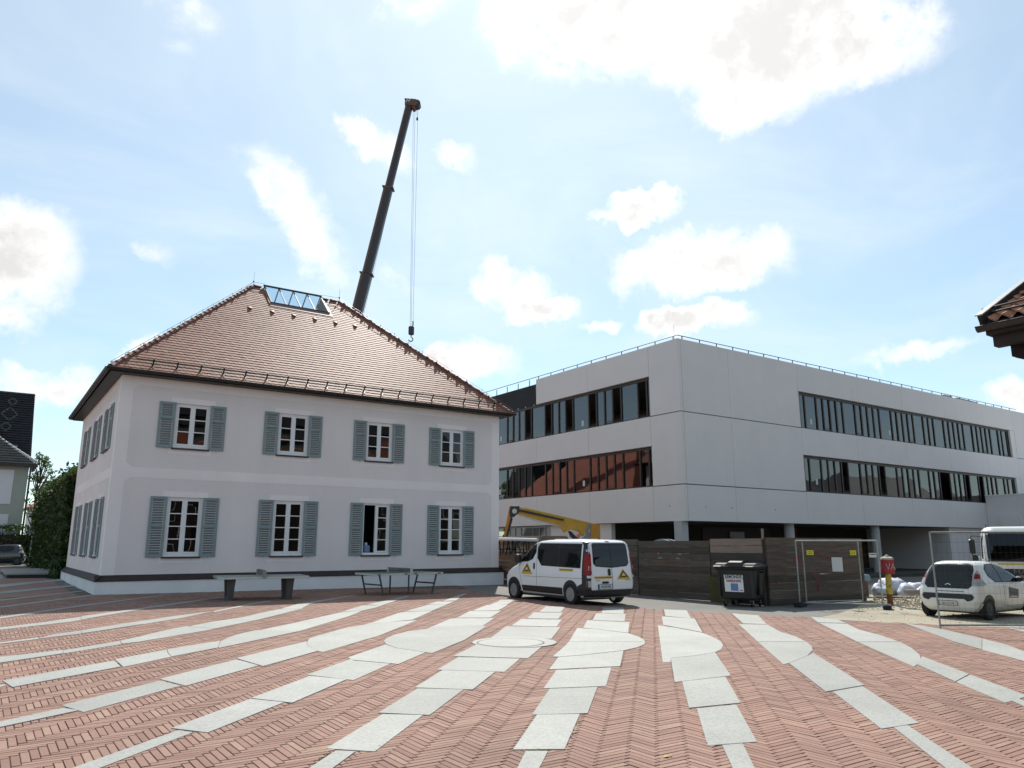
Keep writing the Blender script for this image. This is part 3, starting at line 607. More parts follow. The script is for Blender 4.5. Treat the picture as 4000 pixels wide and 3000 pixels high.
# ---- roof
RO = .45; RE = 7.83; RH = 14.21; RU0, RU1 = 6.14, 10.58; RV = 6.9
deck = MB(); e = [(-RO, -RO, RE), (HL + RO, -RO, RE), (HL + RO, HW + RO, RE), (-RO, HW + RO, RE)]; r0, r1 = (RU0, RV, RH), (RU1, RV, RH)
SKY_U0, SKY_U1 = 6.68, 9.56; SKY_V0 = 5.58; SKY_V1 = 2 * RV - SKY_V0; _z = RE + (SKY_V0 + RO) * (RH - RE) / (RV + RO); _zb = RE + (HW + RO - SKY_V1) * (RH - RE) / (HW + RO - RV)
deck.add(e + [r0, r1] + [(SKY_U0, RV, RH), (SKY_U0, SKY_V0, _z), (SKY_U1, SKY_V0, _z), (SKY_U1, RV, RH), (SKY_U0, SKY_V1, _zb), (SKY_U1, SKY_V1, _zb)],
         [(0, 1, 5, 9, 8, 7, 6, 4), (1, 2, 5), (2, 3, 4, 6, 10, 11, 9, 5), (3, 0, 4)]); roof = deck.build('roof', 'roof_deck', house)
fas = MB(); fas.box(-RO + .03, HL + RO - .03, -RO + .03, HW + RO - .03, RE - .13, RE - .003); fas.build('eaves_board', 'metal_dark', house)
TW, TE = .19, .21
def tile_mesh(a):
    mb = MB(); w = TW / 2 - .0008; t = .021; N_ = 7
    arc = [(-w * math.cos(math.pi * i / (N_ - 1)), -.028 * math.sin(math.pi * i / (N_ - 1))) for i in range(N_)]
    top = [(x, y, t) for x, y in arc]; bot = [(x, y, 0) for x, y in arc]; n = len(arc)
    vs = top + [(w, TE + .05, t), (-w, TE + .05, t)] + bot
    fs = [tuple(range(n + 2))] + [(i, i + 1, n + 2 + i + 1, n + 2 + i) for i in range(n - 1)]
    mb.add(vs, fs, a); return mb
def roof_slopes():
    """front, left, right, back slopes: (origin, along, up, half widths) in house space"""
    sl = math.hypot(RV + RO, RH - RE); pf = math.atan2(RH - RE, RV + RO); RB = HW + RO - RV; sb = math.hypot(RB, RH - RE); pb = math.atan2(RH - RE, RB)
    sd = math.hypot(RU0 + RO, RH - RE); pl = math.atan2(RH - RE, RU0 + RO); se = math.hypot(HL + RO - RU1, RH - RE); pr = math.atan2(RH - RE, HL + RO - RU1)
    return [('front', Vector((-RO, -RO, RE)), Vector((1, 0, 0)), pf, sl, HL + 2 * RO, RU0 + RO, HL + RO - RU1),
            ('left', Vector((-RO, HW + RO, RE)), Vector((0, -1, 0)), pl, sd, HW + 2 * RO, RB, RV + RO),
            ('right', Vector((HL + RO, -RO, RE)), Vector((0, 1, 0)), pr, se, HW + 2 * RO, RV + RO, RB),
            ('back', Vector((HL + RO, HW + RO, RE)), Vector((-1, 0, 0)), pb, sb, HL + 2 * RO, HL + RO - RU1, RU0 + RO)]
TILES = []
for (nm, o, al, pitch, slen, width, cutl, cutr) in roof_slopes():
    n_in = Vector((-al.y, al.x, 0)); rows = int(slen / TE) + 1
    for r in range(rows):
        flat = 0.0; s = r * TE - .06; f = max(0, s / slen); a = cutl * f + .02; b = width - cutr * f - .02
        off = (r % 2) * TW / 2; i0 = math.ceil((a - off) / TW - .3); i1 = math.floor((b - off) / TW + .3)
        for i in range(i0, i1 + 1):
            u = i * TW + off
            if u < a - .03 or u > b + .03: continue
            if nm in ('front', 'back') and s > slen - .15: continue
            p = o + al * u + n_in * (s * math.cos(pitch)) + Vector((0, 0, s * math.sin(pitch)))
            TILES.append((nm, p, al, n_in, pitch - R(4.0) + random.gauss(0, R(.5)), random.gauss(0, R(.6)), random.gauss(0, R(.4))))
def tile_matrix(t):
    nm, p, al, n_in, pit, rl, yaw = t
    up = (n_in * math.cos(pit) + Vector((0, 0, math.sin(pit)))).normalized(); nn = al.cross(up)
    M = Matrix((al, up, nn)).transposed().to_4x4(); M.translation = p + nn * .012
    return M @ Matrix.Rotation(rl, 4, 'Y') @ Matrix.Rotation(yaw, 4, 'Z')
TM = [tile_mesh((i + .5) / 12).mesh('roof_tile', 'roof_tile') for i in range(12)]
def place_tiles():
    keep = [t for t in TILES if not (SKY_U0 - .05 < t[1].x < SKY_U1 + .05 and ((t[1].y > SKY_V0 - .30 and t[0] == 'front') or (t[1].y < SKY_V1 + .05 and t[0] == 'back')))]
    d = [((t[1] + Vector((HX, HY, 0)) - Vector((0, 0, EYE))).length if t[0] == 'front' else 1e9) for t in keep]
    idx = sorted(range(len(keep)), key=lambda i: d[i]); sing = set(idx[:300])
    src = tile_mesh(.5); V0 = np.array(src.v); fs0 = src.f
    V = []; Q = []; A = []; n0 = 0; vs_all = []; polys = []
    mb = MB()
    for i, t in enumerate(keep):
        M = tile_matrix(t)
        if i in sing:
            o = link('roof_tile', random.choice(TM), roof); o.matrix_local = M
        else:
            Mn = np.array(M); W = V0 @ Mn[:3, :3].T + Mn[:3, 3]; nb = len(mb.v); mb.v += [tuple(w) for w in W]; a = random.random()
            for f in fs0: mb.f.append(tuple(q + nb for q in f)); mb.a.append(a)
    me = bpy.data.meshes.new('tile_field'); me.from_pydata(mb.v, [], mb.f); me.update(); at = me.attributes.new('rnd', 'FLOAT', 'FACE'); at.data.foreach_set('value', np.array(mb.a, dtype=np.float32)); me.materials.append(MATS['roof_tile'])
    link('tile_field', me, roof, kind='stuff'); print('tiles', len(keep))
place_tiles()
# hip and ridge tiles: half-round, overlapping
def hip_mesh(a):
    mb = MB(); N_ = 7; rg = lambda y, r: [(r * math.cos(math.pi * i / (N_ - 1)), y, r * math.sin(math.pi * i / (N_ - 1)) - .02) for i in range(N_)]
    mb.loft([rg(0, .112), rg(.06, .112), rg(.07, .10), rg(.40, .088)], closed=False, cap=False, a=a); return mb.mesh('hip_tile', 'hip_tile')
HM = [hip_mesh(.1 + .2 * i) for i in range(5)]
def hip_line(p, q):
    p, q = Vector(p), Vector(q); d = (q - p).normalized(); L_ = (q - p).length; x = d.cross(Vector((0, 0, 1))).normalized(); z = x.cross(d); n = int(L_ / .35)
    for i in range(n):
        M = Matrix((x, d, z)).transposed().to_4x4(); M.translation = p + d * (i * L_ / n) + z * .028
        o = link('hip_tile', random.choice(HM), roof); o.matrix_local = M
    lw = MB(); zz = Vector((0, 0, 1))
    lw.tube([p + z * .1 + zz * .10, p + d * L_ * .25 + zz * .235, p + d * L_ * .5 + zz * .24, p + d * L_ * .75 + zz * .235, q + zz * .24], .007, 4)
    for i in range(1, int(L_ / .95)): s = p + d * (i * .95) + z * .12; lw.bar(s, s + zz * .12, .014, .014)
    lw.build('lightning_wire', 'metal_dark', roof)
hip_line(e[0], r0); hip_line(e[1], r1); hip_line(e[3], r0); hip_line(e[2], r1); hip_line(r0, (SKY_U0, RV, RH)); hip_line((SKY_U1 + .05, RV, RH), r1)
for p in (r0, r1): MB().cyl((p[0], p[1], RH + .1), (p[0], p[1], RH + .75), .008, .005, 5).lathe([(.02, .22), (.05, .26), (.02, .3)], (p[0], p[1], RH), 8).build('lightning_rod', 'metal_dark', roof)
# gutters
def gutter():
    mb = MB(); N_ = 7; r = .085; O2 = RO + .08
    def run(p, q, n):
        p, q, n = Vector(p), Vector(q), Vector(n)
        rg = lambda c, rr: [c + n * (rr * math.cos(math.pi + math.pi * i / (N_ - 1))) + Vector((0, 0, rr * math.sin(math.pi + math.pi * i / (N_ - 1)))) for i in range(N_)]
        mb.loft([rg(p, r), rg(q, r)], closed=False, cap=False); mb.loft([rg(p, r - .006), rg(q, r - .006)], closed=False, cap=False); mb.cyl(p + n * r, q + n * r, .014, n=6); mb.quad(*rg(p, r)); mb.quad(*rg(q, r))
    z = RE - .005
    run((-O2 - .06, -O2, z), (HL + O2 + .06, -O2, z), (0, -1, 0)); run((-O2, -O2, z), (-O2, HW + O2, z), (-1, 0, 0)); run((HL + O2, -O2, z), (HL + O2, HW + O2, z), (1, 0, 0)); run((-O2, HW + O2, z), (HL + O2, HW + O2, z), (0, 1, 0))
    mb.build('gutter', 'gutter', house)
gutter()
# snow guard: brackets with two rails
def snow_guard():
    pit = math.atan2(RH - RE, RV + RO); up = Vector((0, math.cos(pit), math.sin(pit))); nn = Vector((0, -math.sin(pit), math.cos(pit))); b = Vector((0, -RO, RE)) + up * .42
    sg = MB().tube([Vector((.35, 0, 0)) + b + nn * .24, Vector((HL - .3, 0, 0)) + b + nn * .24], .017, 6).build('snow_rail', 'metal_dark', roof)
    MB().tube([Vector((.35, 0, 0)) + b + nn * .13, Vector((HL - .3, 0, 0)) + b + nn * .13], .017, 6).build('snow_rail', 'steel', roof)
    bm_ = MB(); bm_.bar(nn * .0, nn * .30, .05, .03); bm_.bar(-up * .22 + nn * .03, nn * .03 + up * .1, .05, .02); me = bm_.mesh('snow_bracket', 'metal_dark')
    n = 19
    for i in range(n): link('snow_bracket', me, roof, loc=Vector((.92 + i * (HL - 1.35) / (n - 1), 0, 0)) + b)
snow_guard()
def vents_and_skylight():
    pit = math.atan2(RH - RE, RV + RO); up = Vector((0, math.cos(pit), math.sin(pit))); nn = Vector((0, -math.sin(pit), math.cos(pit)))
    vm = MB(); N_ = 6; rg = lambda y, r, h: [(r * math.cos(math.pi * i / (N_ - 1)), y, h * math.sin(math.pi * i / (N_ - 1))) for i in range(N_)]
    vm.loft([rg(-.13, .085, .075), rg(.12, .10, .02)], closed=False); me = vm.mesh('vent_tile', 'vent_red')
    M0 = Matrix((Vector((1, 0, 0)), up, nn)).transposed().to_4x4()
    for x in (5.49, 6.53, 7.55, 8.59, 9.63, 10.65):
        v = 4.84; s = (v + RO) / math.cos(pit); M = M0.copy(); M.translation = Vector((x, -RO, RE)) + up * s + nn * .03; o = link('vent_tile', me, roof); o.matrix_local = M
    # ridge skylight: glass tent on a dark curb, open to the far side light
    sk = MB(); c0, c1 = SKY_U0, SKY_U1; vb = SKY_V0; zb = RE + (vb + RO) * math.tan(pit); ap = Vector((0, vb, zb)) + nn * .035
    P = lambda u, s_, h_: Vector((u, 0, 0)) + ap + up * s_ + nn * h_
    sk.loft([[P(c0 - .12, -.36, -.06), P(c1 + .12, -.36, -.06), P(c1 + .12, .0, -.06), P(c0 - .12, .0, -.06)], [P(c0 - .12, -.36, .012), P(c1 + .12, -.36, .012), P(c1 + .12, .0, .03), P(c0 - .12, .0, .03)]]); base = sk.build('skylight', 'flashing_shade_brown', house)  # flat apron: low curb and its shade put into one brown strip
    for u0, u1 in ((c0 - .12, c0 + .0), (c1 - .0, c1 + .12)): MB().loft([[P(u0, .002, -.06), P(u1, .002, -.06), P(u1, 1.42, -.06), P(u0, 1.42, -.06)], [P(u0, .002, .03), P(u1, .002, .03), P(u1, 1.42, .03), P(u0, 1.42, .03)]]).build('flashing', 'flashing_shade_brown', base)
    zt = RH + .13; z1 = zb + .06
    MB().box(c0 - .05, c1 + .05, vb - .05, vb + .03, z1 - .12, z1 + .03).build('sill', 'metal_dark', base)
    fr = MB()
    for i in range(5):
        x = c0 + (c1 - c0) * i / 4
        fr.bar((x, vb, z1 + .02), (x, RV, zt), .05, .05); fr.bar((x, SKY_V1, z1 + .02), (x, RV, zt), .05, .05)
    fr.box(c0 - .05, c1 + .05, RV - .05, RV + .05, zt - .01, zt + .04)
    fr.build('glazing_bar', 'metal_dark', base); MB().box(c0 - .06, c1 + .06, RV - .06, RV + .06, zt + .042, zt + .06).build('ridge_cap', 'frame_white', base)
    for i in range(4):
        a = c0 + (c1 - c0) * i / 4 + .03; b = c0 + (c1 - c0) * (i + 1) / 4 - .03
        MB().quad((a, vb, z1 + .03), (b, vb, z1 + .03), (b, RV - .02, zt + .01), (a, RV - .02, zt + .01)).build('pane', 'pane_roof', base)
        MB().quad((a, SKY_V1, z1 + .03), (b, SKY_V1, z1 + .03), (b, RV + .02, zt + .01), (a, RV + .02, zt + .01)).build('pane', 'pane_roof', base)
vents_and_skylight()
# ------------------------------------------------------------------ modern concrete building
MX, MY = 30.2, 27.7
bld = thing('concrete_building', 'modern three-storey pale concrete building with bronze window bands and roof railing', 'building', (MX, MY, 0))
BL, BR_ = 34.6, 60.0                      # length along Y (left face) and X (right face)
ZB = (2.98, 4.9, 7.13, 8.8, 11.1, 12.85)
TH = .22; J = .008
def panel(face, a, b, z0, z1):
    mb = MB()
    if face == 'L': mb.bbox(0, TH, a + J, b - J, z0 + J, z1 - J, .006)
    else: mb.bbox(a + J, b - J, 0, TH, z0 + J, z1 - J, .006)
    return mb.build('facade_panel', 'concrete', bld)
LJ = [2.28, 7.65, 13.03, 18.4, 23.8, 29.2, 34.6]
RJ = [4.1, 10.62, 16.65, 22.75, 28.85, 34.95, 40.3]
# corner tower panels: left return, right broad field
for z0, z1 in ((2.98, 4.885), (4.915, 8.785), (8.815, 12.85)):
    panel('L', .0, 2.28, z0, z1); panel('R', .225, 4.1, z0, z1); panel('R', 4.1, 10.62, z0, z1)
for a, b in zip(LJ[:-1], LJ[1:]):
    panel('L', a, b, 2.98, 4.9); panel('L', a, b, 7.13, 8.8)
for a, b in zip(LJ[:2], LJ[1:3]): panel('L', a, b, 11.1, 12.85)
for a, b in zip(RJ[1:-1], RJ[2:]):
    for z0, z1 in ((2.98, 4.9), (7.13, 8.8), (11.1, 12.85)): panel('R', a, b, z0, z1)
for z0, z1 in ((2.98, 4.885), (4.915, 8.785), (8.815, 12.85)):
    panel('R', 40.3, 46.5, z0, z1); panel('R', 46.5, 52.5, z0, z1); panel('R', 52.5, BR_, z0, z1)
# dark recessed backing and the rusty slits behind it
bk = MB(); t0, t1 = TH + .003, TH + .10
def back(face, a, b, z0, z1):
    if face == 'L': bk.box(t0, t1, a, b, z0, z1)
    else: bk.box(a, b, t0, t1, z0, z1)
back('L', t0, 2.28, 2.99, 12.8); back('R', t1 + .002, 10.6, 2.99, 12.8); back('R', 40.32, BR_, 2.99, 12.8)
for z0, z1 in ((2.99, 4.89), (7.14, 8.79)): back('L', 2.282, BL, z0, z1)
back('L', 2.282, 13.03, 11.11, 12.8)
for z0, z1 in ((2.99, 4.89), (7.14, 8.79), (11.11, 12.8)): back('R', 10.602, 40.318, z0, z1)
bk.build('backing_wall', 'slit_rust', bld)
# unclad stretch: black membrane with pale brackets
mm = MB(); mm.box(.30, .5, 13.05, BL, 11.12, 12.63); mem = mm.build('membrane_wall', 'membrane', bld)
for y in (13.6, 14.6, 15.5, 16.3, 17.1): MB().box(.26, .30, y, y + .07, 11.05, 11.22).build('bracket', 'paper', mem)
for y in (19.2, 20.1): MB().box(.27, .30, y, y + .16, 12.1, 12.62).build('board', 'board_light', mem)
# floors, roof and inner core
sl = MB()
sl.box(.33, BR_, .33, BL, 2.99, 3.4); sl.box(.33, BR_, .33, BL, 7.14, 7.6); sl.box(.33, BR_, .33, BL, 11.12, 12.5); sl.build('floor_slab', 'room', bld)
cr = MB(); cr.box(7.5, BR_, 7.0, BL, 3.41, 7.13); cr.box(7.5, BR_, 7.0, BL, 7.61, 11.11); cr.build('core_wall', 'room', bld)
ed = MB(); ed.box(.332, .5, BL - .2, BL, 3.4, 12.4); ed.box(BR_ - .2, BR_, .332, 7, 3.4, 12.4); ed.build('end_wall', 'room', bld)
# window bands: frame with mullions; panes; some casements stand open and dark
def band(face, marks, z0, z1, dark, end):
    mb = MB(); D0, D1 = .16, .26; a, b = marks[0], marks[-1]
    def bx_(u0, u1, d0, d1, q0, q1):
        if face == 'L': mb.box(d0, d1, u0, u1, q0, q1)
        else: mb.box(u0, u1, d0, d1, q0, q1)
    bx_(a, end, D0, D1, z1 - .16, z1 - .002); bx_(a, end, D0, D1, z0 + .002, z0 + .07)
    bx_(a, end, .02, D0 - .002, z0 + .002, z0 + .02)
    for i, m in enumerate(marks[:-1] if end == b else marks):
        w = .05; bx_(m - (0 if i == 0 else w), m + w, D0 - .012, D1, z0 + .07, z1 - .16)
    bx_(end - .08, end, D0, D1, z0 + .07, z1 - .16)
    # little rails at the foot of the casements
    for i in range(len(marks) - 1):
        u0, u1 = marks[i], marks[i + 1]
        if u1 - u0 < 1.0: bx_(u0 + .05, u1 - .05, D0 + .004, D1 - .02, z0 + .07, z0 + .13) if i in dark or i % 4 == 0 else None
        if u1 - u0 < 1.0 and (i in dark or i % 4 == 0): bx_(u0 + .05, u1 - .05, D0 + .01, D0 + .03, z0 + .20, z0 + .225)
    f = mb.build('window_band', 'bronze', bld)
    for i in range(len(marks) - 1):
        u0, u1 = marks[i] + .05, marks[i + 1] - .05; d = .21; q0, q1 = z0 + .07, z1 - .16; t = random.uniform(-.006, .006); t2 = random.uniform(-.005, .005)
        if i in dark:                                                       # casement swung inwards
            p = MB(); L_ = u1 - u0
            if face == 'L': p.quad((d, u0, q0), (d + L_ * .93, u0 + L_ * .3, q0), (d + L_ * .93, u0 + L_ * .3, q1), (d, u0, q1))
            else: p.quad((u0, d, q0), (u0 + L_ * .3, d + L_ * .93, q0), (u0 + L_ * .3, d + L_ * .93, q1), (u0, d, q1))
            p.build('open_casement', 'pane_office', f); continue
        p = MB()
        if face == 'L': p.quad((d - t, u0, q0), (d + t, u1, q0), (d + t + t2, u1, q1), (d - t + t2, u0, q1))
        else: p.quad((u0, d - t, q0), (u1, d + t, q0), (u1, d + t + t2, q1), (u0, d - t + t2, q1))
        p.build('pane', 'pane_office', f)
    return f
def marks(start, seq):
    m = [start]
    for s in seq: m.append(m[-1] + s)
    return m
n4 = [.735] * 4
Lseq = [.36, .72, 1.42] + n4 + [1.56] + n4 + [1.57] + n4 + [1.5] + n4 + [1.5] + n4
ml = marks(2.3, Lseq)
wb = band('L', ml, 8.8, 11.1, {1, 3, 6, 8, 11, 13, 18}, ml[-1])
band('L', ml, 4.9, 7.13, set(), ml[-1])
Rseq = [.12, .57, 1.24] + [.725] * 4 + [1.44] + [.735] * 4 + [1.54] + [.725] * 4 + [1.42, .73, .73, 1.54] + [.745] * 4 + [1.48] + [.75] * 4 + [1.4, .65, .9]
mr_ = marks(10.72, Rseq)
band('R', mr_, 8.8, 11.1, set(), 39.5)
band('R', mr_, 4.9, 7.13, {6, 11, 20, 24, 26}, 39.5)
for z0, z1 in ((4.9, 7.13), (8.8, 11.1)): MB().box(39.505, 40.29, .02, .32, z0 + .003, z1 - .003).build('reveal', 'concrete', bld)
for face, u, z in (('L', 8.3, 9.05), ('L', 8.3, 5.3), ('L', 17.5, 9.1), ('L', 17.6, 5.25), ('R', 11.9, 9.15), ('R', 21.0, 9.2), ('R', 12.0, 5.4)):
    p = MB(); (p.box(.203, .206, u, u + .2, z, z + .34) if face == 'L' else p.box(u, u + .2, .203, .206, z, z + .34)); p.build('notice', 'paper', bld)
# roof edge railing
rl = MB(); zt = 13.06
rl.tube([(.12, BL, zt), (.12, .12, zt), (BR_ - 18.5, .12, zt)], .022, 6); rail = rl.build('railing', 'bronze', bld)
POST = MB().box(-.02, .02, -.02, .02, 0, 1).mesh('post', 'bronze')
for i in range(29):
    y = .42 + i * 1.385; b = 12.85 if y < 13 else 12.63
    if y < BL: link('post', POST, rail, loc=(.12 if y < 13 else .36, y, b - .2), sc=(1, 1, zt - b + .2))
for i in range(29):
    x = .5 + i * 1.42
    if x < BR_ - 18.5: link('post', POST, rail, loc=(x, .12, 12.65), sc=(1, 1, zt - 12.65))
MB().cyl((.3, .5, 12.5), (.3, .5, 13.75), .008, n=5).cyl((44, 3, 12.5), (44, 3, 14.2), .01, n=5).build('lightning_rod', 'metal_dark', bld)
for x, h in ((29.6, .32), (31.6, .28), (32.7, .24), (33.7, .18)): MB().bbox(x, x + 1.3, .25, 1.5, 12.55, 12.98 + h * .3, .04).build('roof_hatch', 'machine_grey', bld)
# holes for the scaffold ties
tie = MB()
for x, z in ((1.6, 3.75), (3.7, 3.75), (7.5, 3.72)): tie.cyl((x, -.002, z), (x, .02, z), .035, n=8)
tie.cyl((-.002, 1.1, 3.8), (.02, 1.1, 3.8), .035, n=8); tie.build('tie_hole', 'ink', bld)
# ground floor: open porch at the corner, columns, dark inner walls, white wall with a window strip
gf = MB(); gf.box(.3, .6, 6.1, 11.9, -.2, 2.97); gf.box(.3, .6, 11.9, 18.4, -.2, 2.28); gf.box(.3, .6, 18.4, BL, -.2, 2.97); gf.build('ground_floor_wall', 'concrete', bld)
MB().box(27.9, 33.6, .25, .55, -.2, 2.97).build('ground_floor_wall', 'concrete', bld); MB().box(27.9, 28.2, .56, 7, -.2, 2.97).build('porch_end_wall', 'concrete', bld)
iw = MB(); iw.box(.62, 27.88, 6.6, 6.9, -.2, 2.97); iw.box(.61, .66, 6.11, 6.58, -.2, 2.97); iw.build('porch_wall', 'recess_shade_brown', bld)
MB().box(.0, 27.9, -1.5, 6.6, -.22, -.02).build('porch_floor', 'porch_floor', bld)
dg = MB(); dg.box(8.6, 15.6, 6.5, 6.58, .0, 2.9); dg.build('porch_glazing', 'bronze', bld)
MB().box(17.7, 18.6, 6.4, 6.56, .0, 2.95).build('red_door', 'bollard_red', bld)
MB().box(11.2, 12.6, 6.35, 6.48, 1.5, 2.6).build('notice_board', 'paper', bld)
wsm = MB(); q = [11.92, 12.55, 13.2, 13.9, 15.3, 16.0, 16.7, 18.38]
wsm.box(.34, .42, 11.92, 18.38, 2.86, 2.96); wsm.box(.34, .42, 11.92, 18.38, 2.285, 2.33)
for y in q: wsm.box(.34, .42, y, y + .05, 2.33, 2.86)
ws = wsm.build('window_strip', 'galvanised', bld)
for a, b in zip(q[:-1], q[1:]): MB().quad((.38, a + .05, 2.33), (.38, b, 2.33), (.38, b, 2.86), (.38, a + .05, 2.86)).build('pane', 'pane_office', ws)
MB().box(1.2, 1.3, 11.9, 18.4, 2.2, 2.97).build('strip_backing', 'room', bld)
MB().box(-.1, .42, .25, .75, -.2, 2.985).build('column', 'column', bld)
for x in (9.5, 18.72): MB().lathe([(.29, -.2), (.29, 2.985)], (x, .6, 0), 20).build('column', 'column', bld, smooth=False)
# low wing running towards the viewer on the right
annex = thing('low_annex', 'low flat-roofed pale concrete annex behind the white truck', 'building', (63.74, 27.7, 0))
ax = MB(); ax.box(0, 12, -22, -.02, -.3, 5.42); ax.build('wall', 'concrete', annex)
MB().box(-.04, 12.04, -22.04, -.01, 5.425, 5.5).build('roof_edge', 'frame_white', annex)
MB().box(-.25, -.003, -2.2, -1.0, 2.9, 3.9).build('duct', 'concrete', annex)
# ------------------------------------------------------------------ vehicles: bodies lofted from stacked plan outlines
class Body:
    def __init__(s, rows): s.r = np.array(rows, float)
    def at(s, z): return [np.interp(z, s.r[:, 0], s.r[:, i]) for i in range(1, s.r.shape[1])]
    def outline(s, z, n=7):
        xr, xf, hw, rr, rf = s.at(z); pts = []
        for cx_, cy_, r, a0 in ((xr + rr, -hw + rr, rr, 180), (xf - rf, -hw + rf, rf, 270), (xf - rf, hw - rf, rf, 0), (xr + rr, hw - rr, rr, 90)):
            for i in range(n): a = R(a0 + 90 * i / (n - 1)); pts.append((cx_ + r * math.cos(a), cy_ + r * math.sin(a), z))
        return pts
    def loft(s, step=.03):
        z0, z1 = s.r[0, 0], s.r[-1, 0]; zs = sorted(set([round(z, 4) for z in np.arange(z0, z1, step)] + [round(z, 4) for z in s.r[:, 0]]))
        return MB().loft([s.outline(z) for z in zs])
    def side(s, x, z):
        xr, xf, hw, rr, rf = s.at(z)
        if x < xr + rr: d = min(rr, xr + rr - x); return hw - rr + math.sqrt(max(0, rr * rr - d * d))
        if x > xf - rf: d = min(rf, x - xf + rf); return hw - rf + math.sqrt(max(0, rf * rf - d * d))
        return hw
    def rear(s, y, z):
        xr, xf, hw, rr, rf = s.at(z); d = max(0, abs(y) - (hw - rr)); d = min(d, rr); return xr + rr - math.sqrt(max(0, rr * rr - d * d))
    def front(s, y, z):
        xr, xf, hw, rr, rf = s.at(z); d = max(0, abs(y) - (hw - rf)); d = min(d, rf); return xf - rf + math.sqrt(max(0, rf * rf - d * d))
def clip(poly, axis, v, keep_ge):
    out = []
    for i in range(len(poly)):
        a, b = poly[i], poly[(i + 1) % len(poly)]; ia = (a[axis] >= v) == keep_ge or a[axis] == v; ib = (b[axis] >= v) == keep_ge or b[axis] == v
        if ia: out.append(a)
        if ia != ib:
            t = (v - a[axis]) / (b[axis] - a[axis]); out.append((a[0] + (b[0] - a[0]) * t, a[1] + (b[1] - a[1]) * t))
    return out
def patch(body, where, poly, off=.005, step=.05):
    """sheet following the body: where = 'L','R' (x,z polygon) or 'rear','front' (y,z polygon)"""
    mb = MB(); u0 = min(p[0] for p in poly); u1 = max(p[0] for p in poly); z0 = min(p[1] for p in poly); z1 = max(p[1] for p in poly)
    nu = max(1, math.ceil((u1 - u0) / (step * 2))); nz = max(1, math.ceil((z1 - z0) / step)); a = random.random()
    for i in range(nu):
        p1 = clip(clip(poly, 0, u0 + (u1 - u0) * i / nu, True), 0, u0 + (u1 - u0) * (i + 1) / nu, False)
        if len(p1) < 3: continue
        for j in range(nz):
            p2 = clip(clip(p1, 1, z0 + (z1 - z0) * j / nz, True), 1, z0 + (z1 - z0) * (j + 1) / nz, False)
            if len(p2) < 3: continue
            if where == 'L': mb.quad(*[(u, body.side(u, z) + off, z) for u, z in p2], a=a)
            elif where == 'R': mb.quad(*[(u, -body.side(u, z) - off, z) for u, z in p2], a=a)
            elif where == 'rear': mb.quad(*[(body.rear(u, z) - off, u, z) for u, z in p2], a=a)
            else: mb.quad(*[(body.front(u, z) + off, u, z) for u, z in p2], a=a)
    return mb
def rect(u0, u1, z0, z1): return [(u0, z0), (u1, z0), (u1, z1), (u0, z1)]
def rrect(u0, u1, z0, z1, r, n=4):
    pts = []
    for cx_, cz_, a0 in ((u1 - r, z1 - r, 0), (u0 + r, z1 - r, 90), (u0 + r, z0 + r, 180), (u1 - r, z0 + r, 270)):
        for i in range(n): a = R(a0 + 90 * i / (n - 1)); pts.append((cx_ + r * math.cos(a), cz_ + r * math.sin(a)))
    return pts
def wheel(parent, x, y, r, w, spokes=6, side=1, hub='hubcap'):
    s = side; Mx = Matrix.Translation((x, y, r)) @ Matrix.Rotation(-s * math.pi / 2, 4, 'X')
    ty = MB().lathe([(r * .62, -w / 2), (r * .93, -w / 2), (r, -w * .36), (r, w * .36), (r * .93, w / 2), (r * .66, w / 2), (r * .64, w * .36)], n=24, M=Mx); t = ty.build('wheel', 'rubber', parent)
    rm = MB().lathe([(r * .64, w * .30), (r * .60, w * .40), (r * .20, w * .34), (0.001, w * .36)], n=24, M=Mx); rm.build('rim', 'car_black', t)
    sp = MB()
    for i in range(spokes): sp.box(-r * .05, r * .05, r * .08, r * .61, w * .36, w * .44, Mx @ Matrix.Rotation(2 * math.pi * i / spokes, 4, 'Z'))
    sp.lathe([(r * .17, w * .34), (r * .17, w * .46), (r * .1, w * .48)], n=12, M=Mx); sp.lathe([(r * .63, w * .40), (r * .63, w * .45), (r * .56, w * .45), (r * .55, w * .41)], n=24, M=Mx); sp.build('hubcap', hub, t)
def arch(body, parent, x, r, side, rz=None):
    pts = [(x + r * math.cos(a), max(body.r[0, 0] + .005, (rz or r * .9) + r * math.sin(a))) for a in np.linspace(0, 2 * math.pi, 28, endpoint=False)]
    patch(body, side, pts, .003, .06).build('wheel_arch', 'car_black', parent)
def number_plate(parent, body, yc, zc, w, h, txt, where='rear'):
    pl = patch(body, where, rect(yc - w / 2 - .012, yc + w / 2 + .012, zc - h / 2 - .012, zc + h / 2 + .012), .010, .5).build('plate_holder', 'ink', parent)
    p = patch(body, where, rect(yc - w / 2, yc + w / 2, zc - h / 2, zc + h / 2), .014, .5).build('number_plate', 'plate_white', parent)
    patch(body, where, rect(yc + w / 2 - .045, yc + w / 2, zc - h / 2, zc + h / 2), .017, .5).build('country_strip', 'plate_blue', p)
    x = body.rear(yc, zc) - .019; M = Matrix.Translation((x, yc - .02, zc)) @ Matrix.Rotation(-math.pi / 2, 4, 'Z')
    text('lettering', txt, h * .82, 'ink', p, M, .001, .72)
def side_text(name, parent, body, side, x, z, txt, size, m, sx=1.0):
    if side == 'L': M = Matrix.Translation((x, body.side(x, z) + .009, z)) @ Matrix.Rotation(math.pi, 4, 'Z')
    elif side == 'R': M = Matrix.Translation((x, -body.side(x, z) - .009, z))
    else: M = Matrix.Translation((body.rear(x, z) - .013, x, z)) @ Matrix.Rotation(-math.pi / 2, 4, 'Z')
    return text(name, txt, size, m, parent, M, .001, sx)

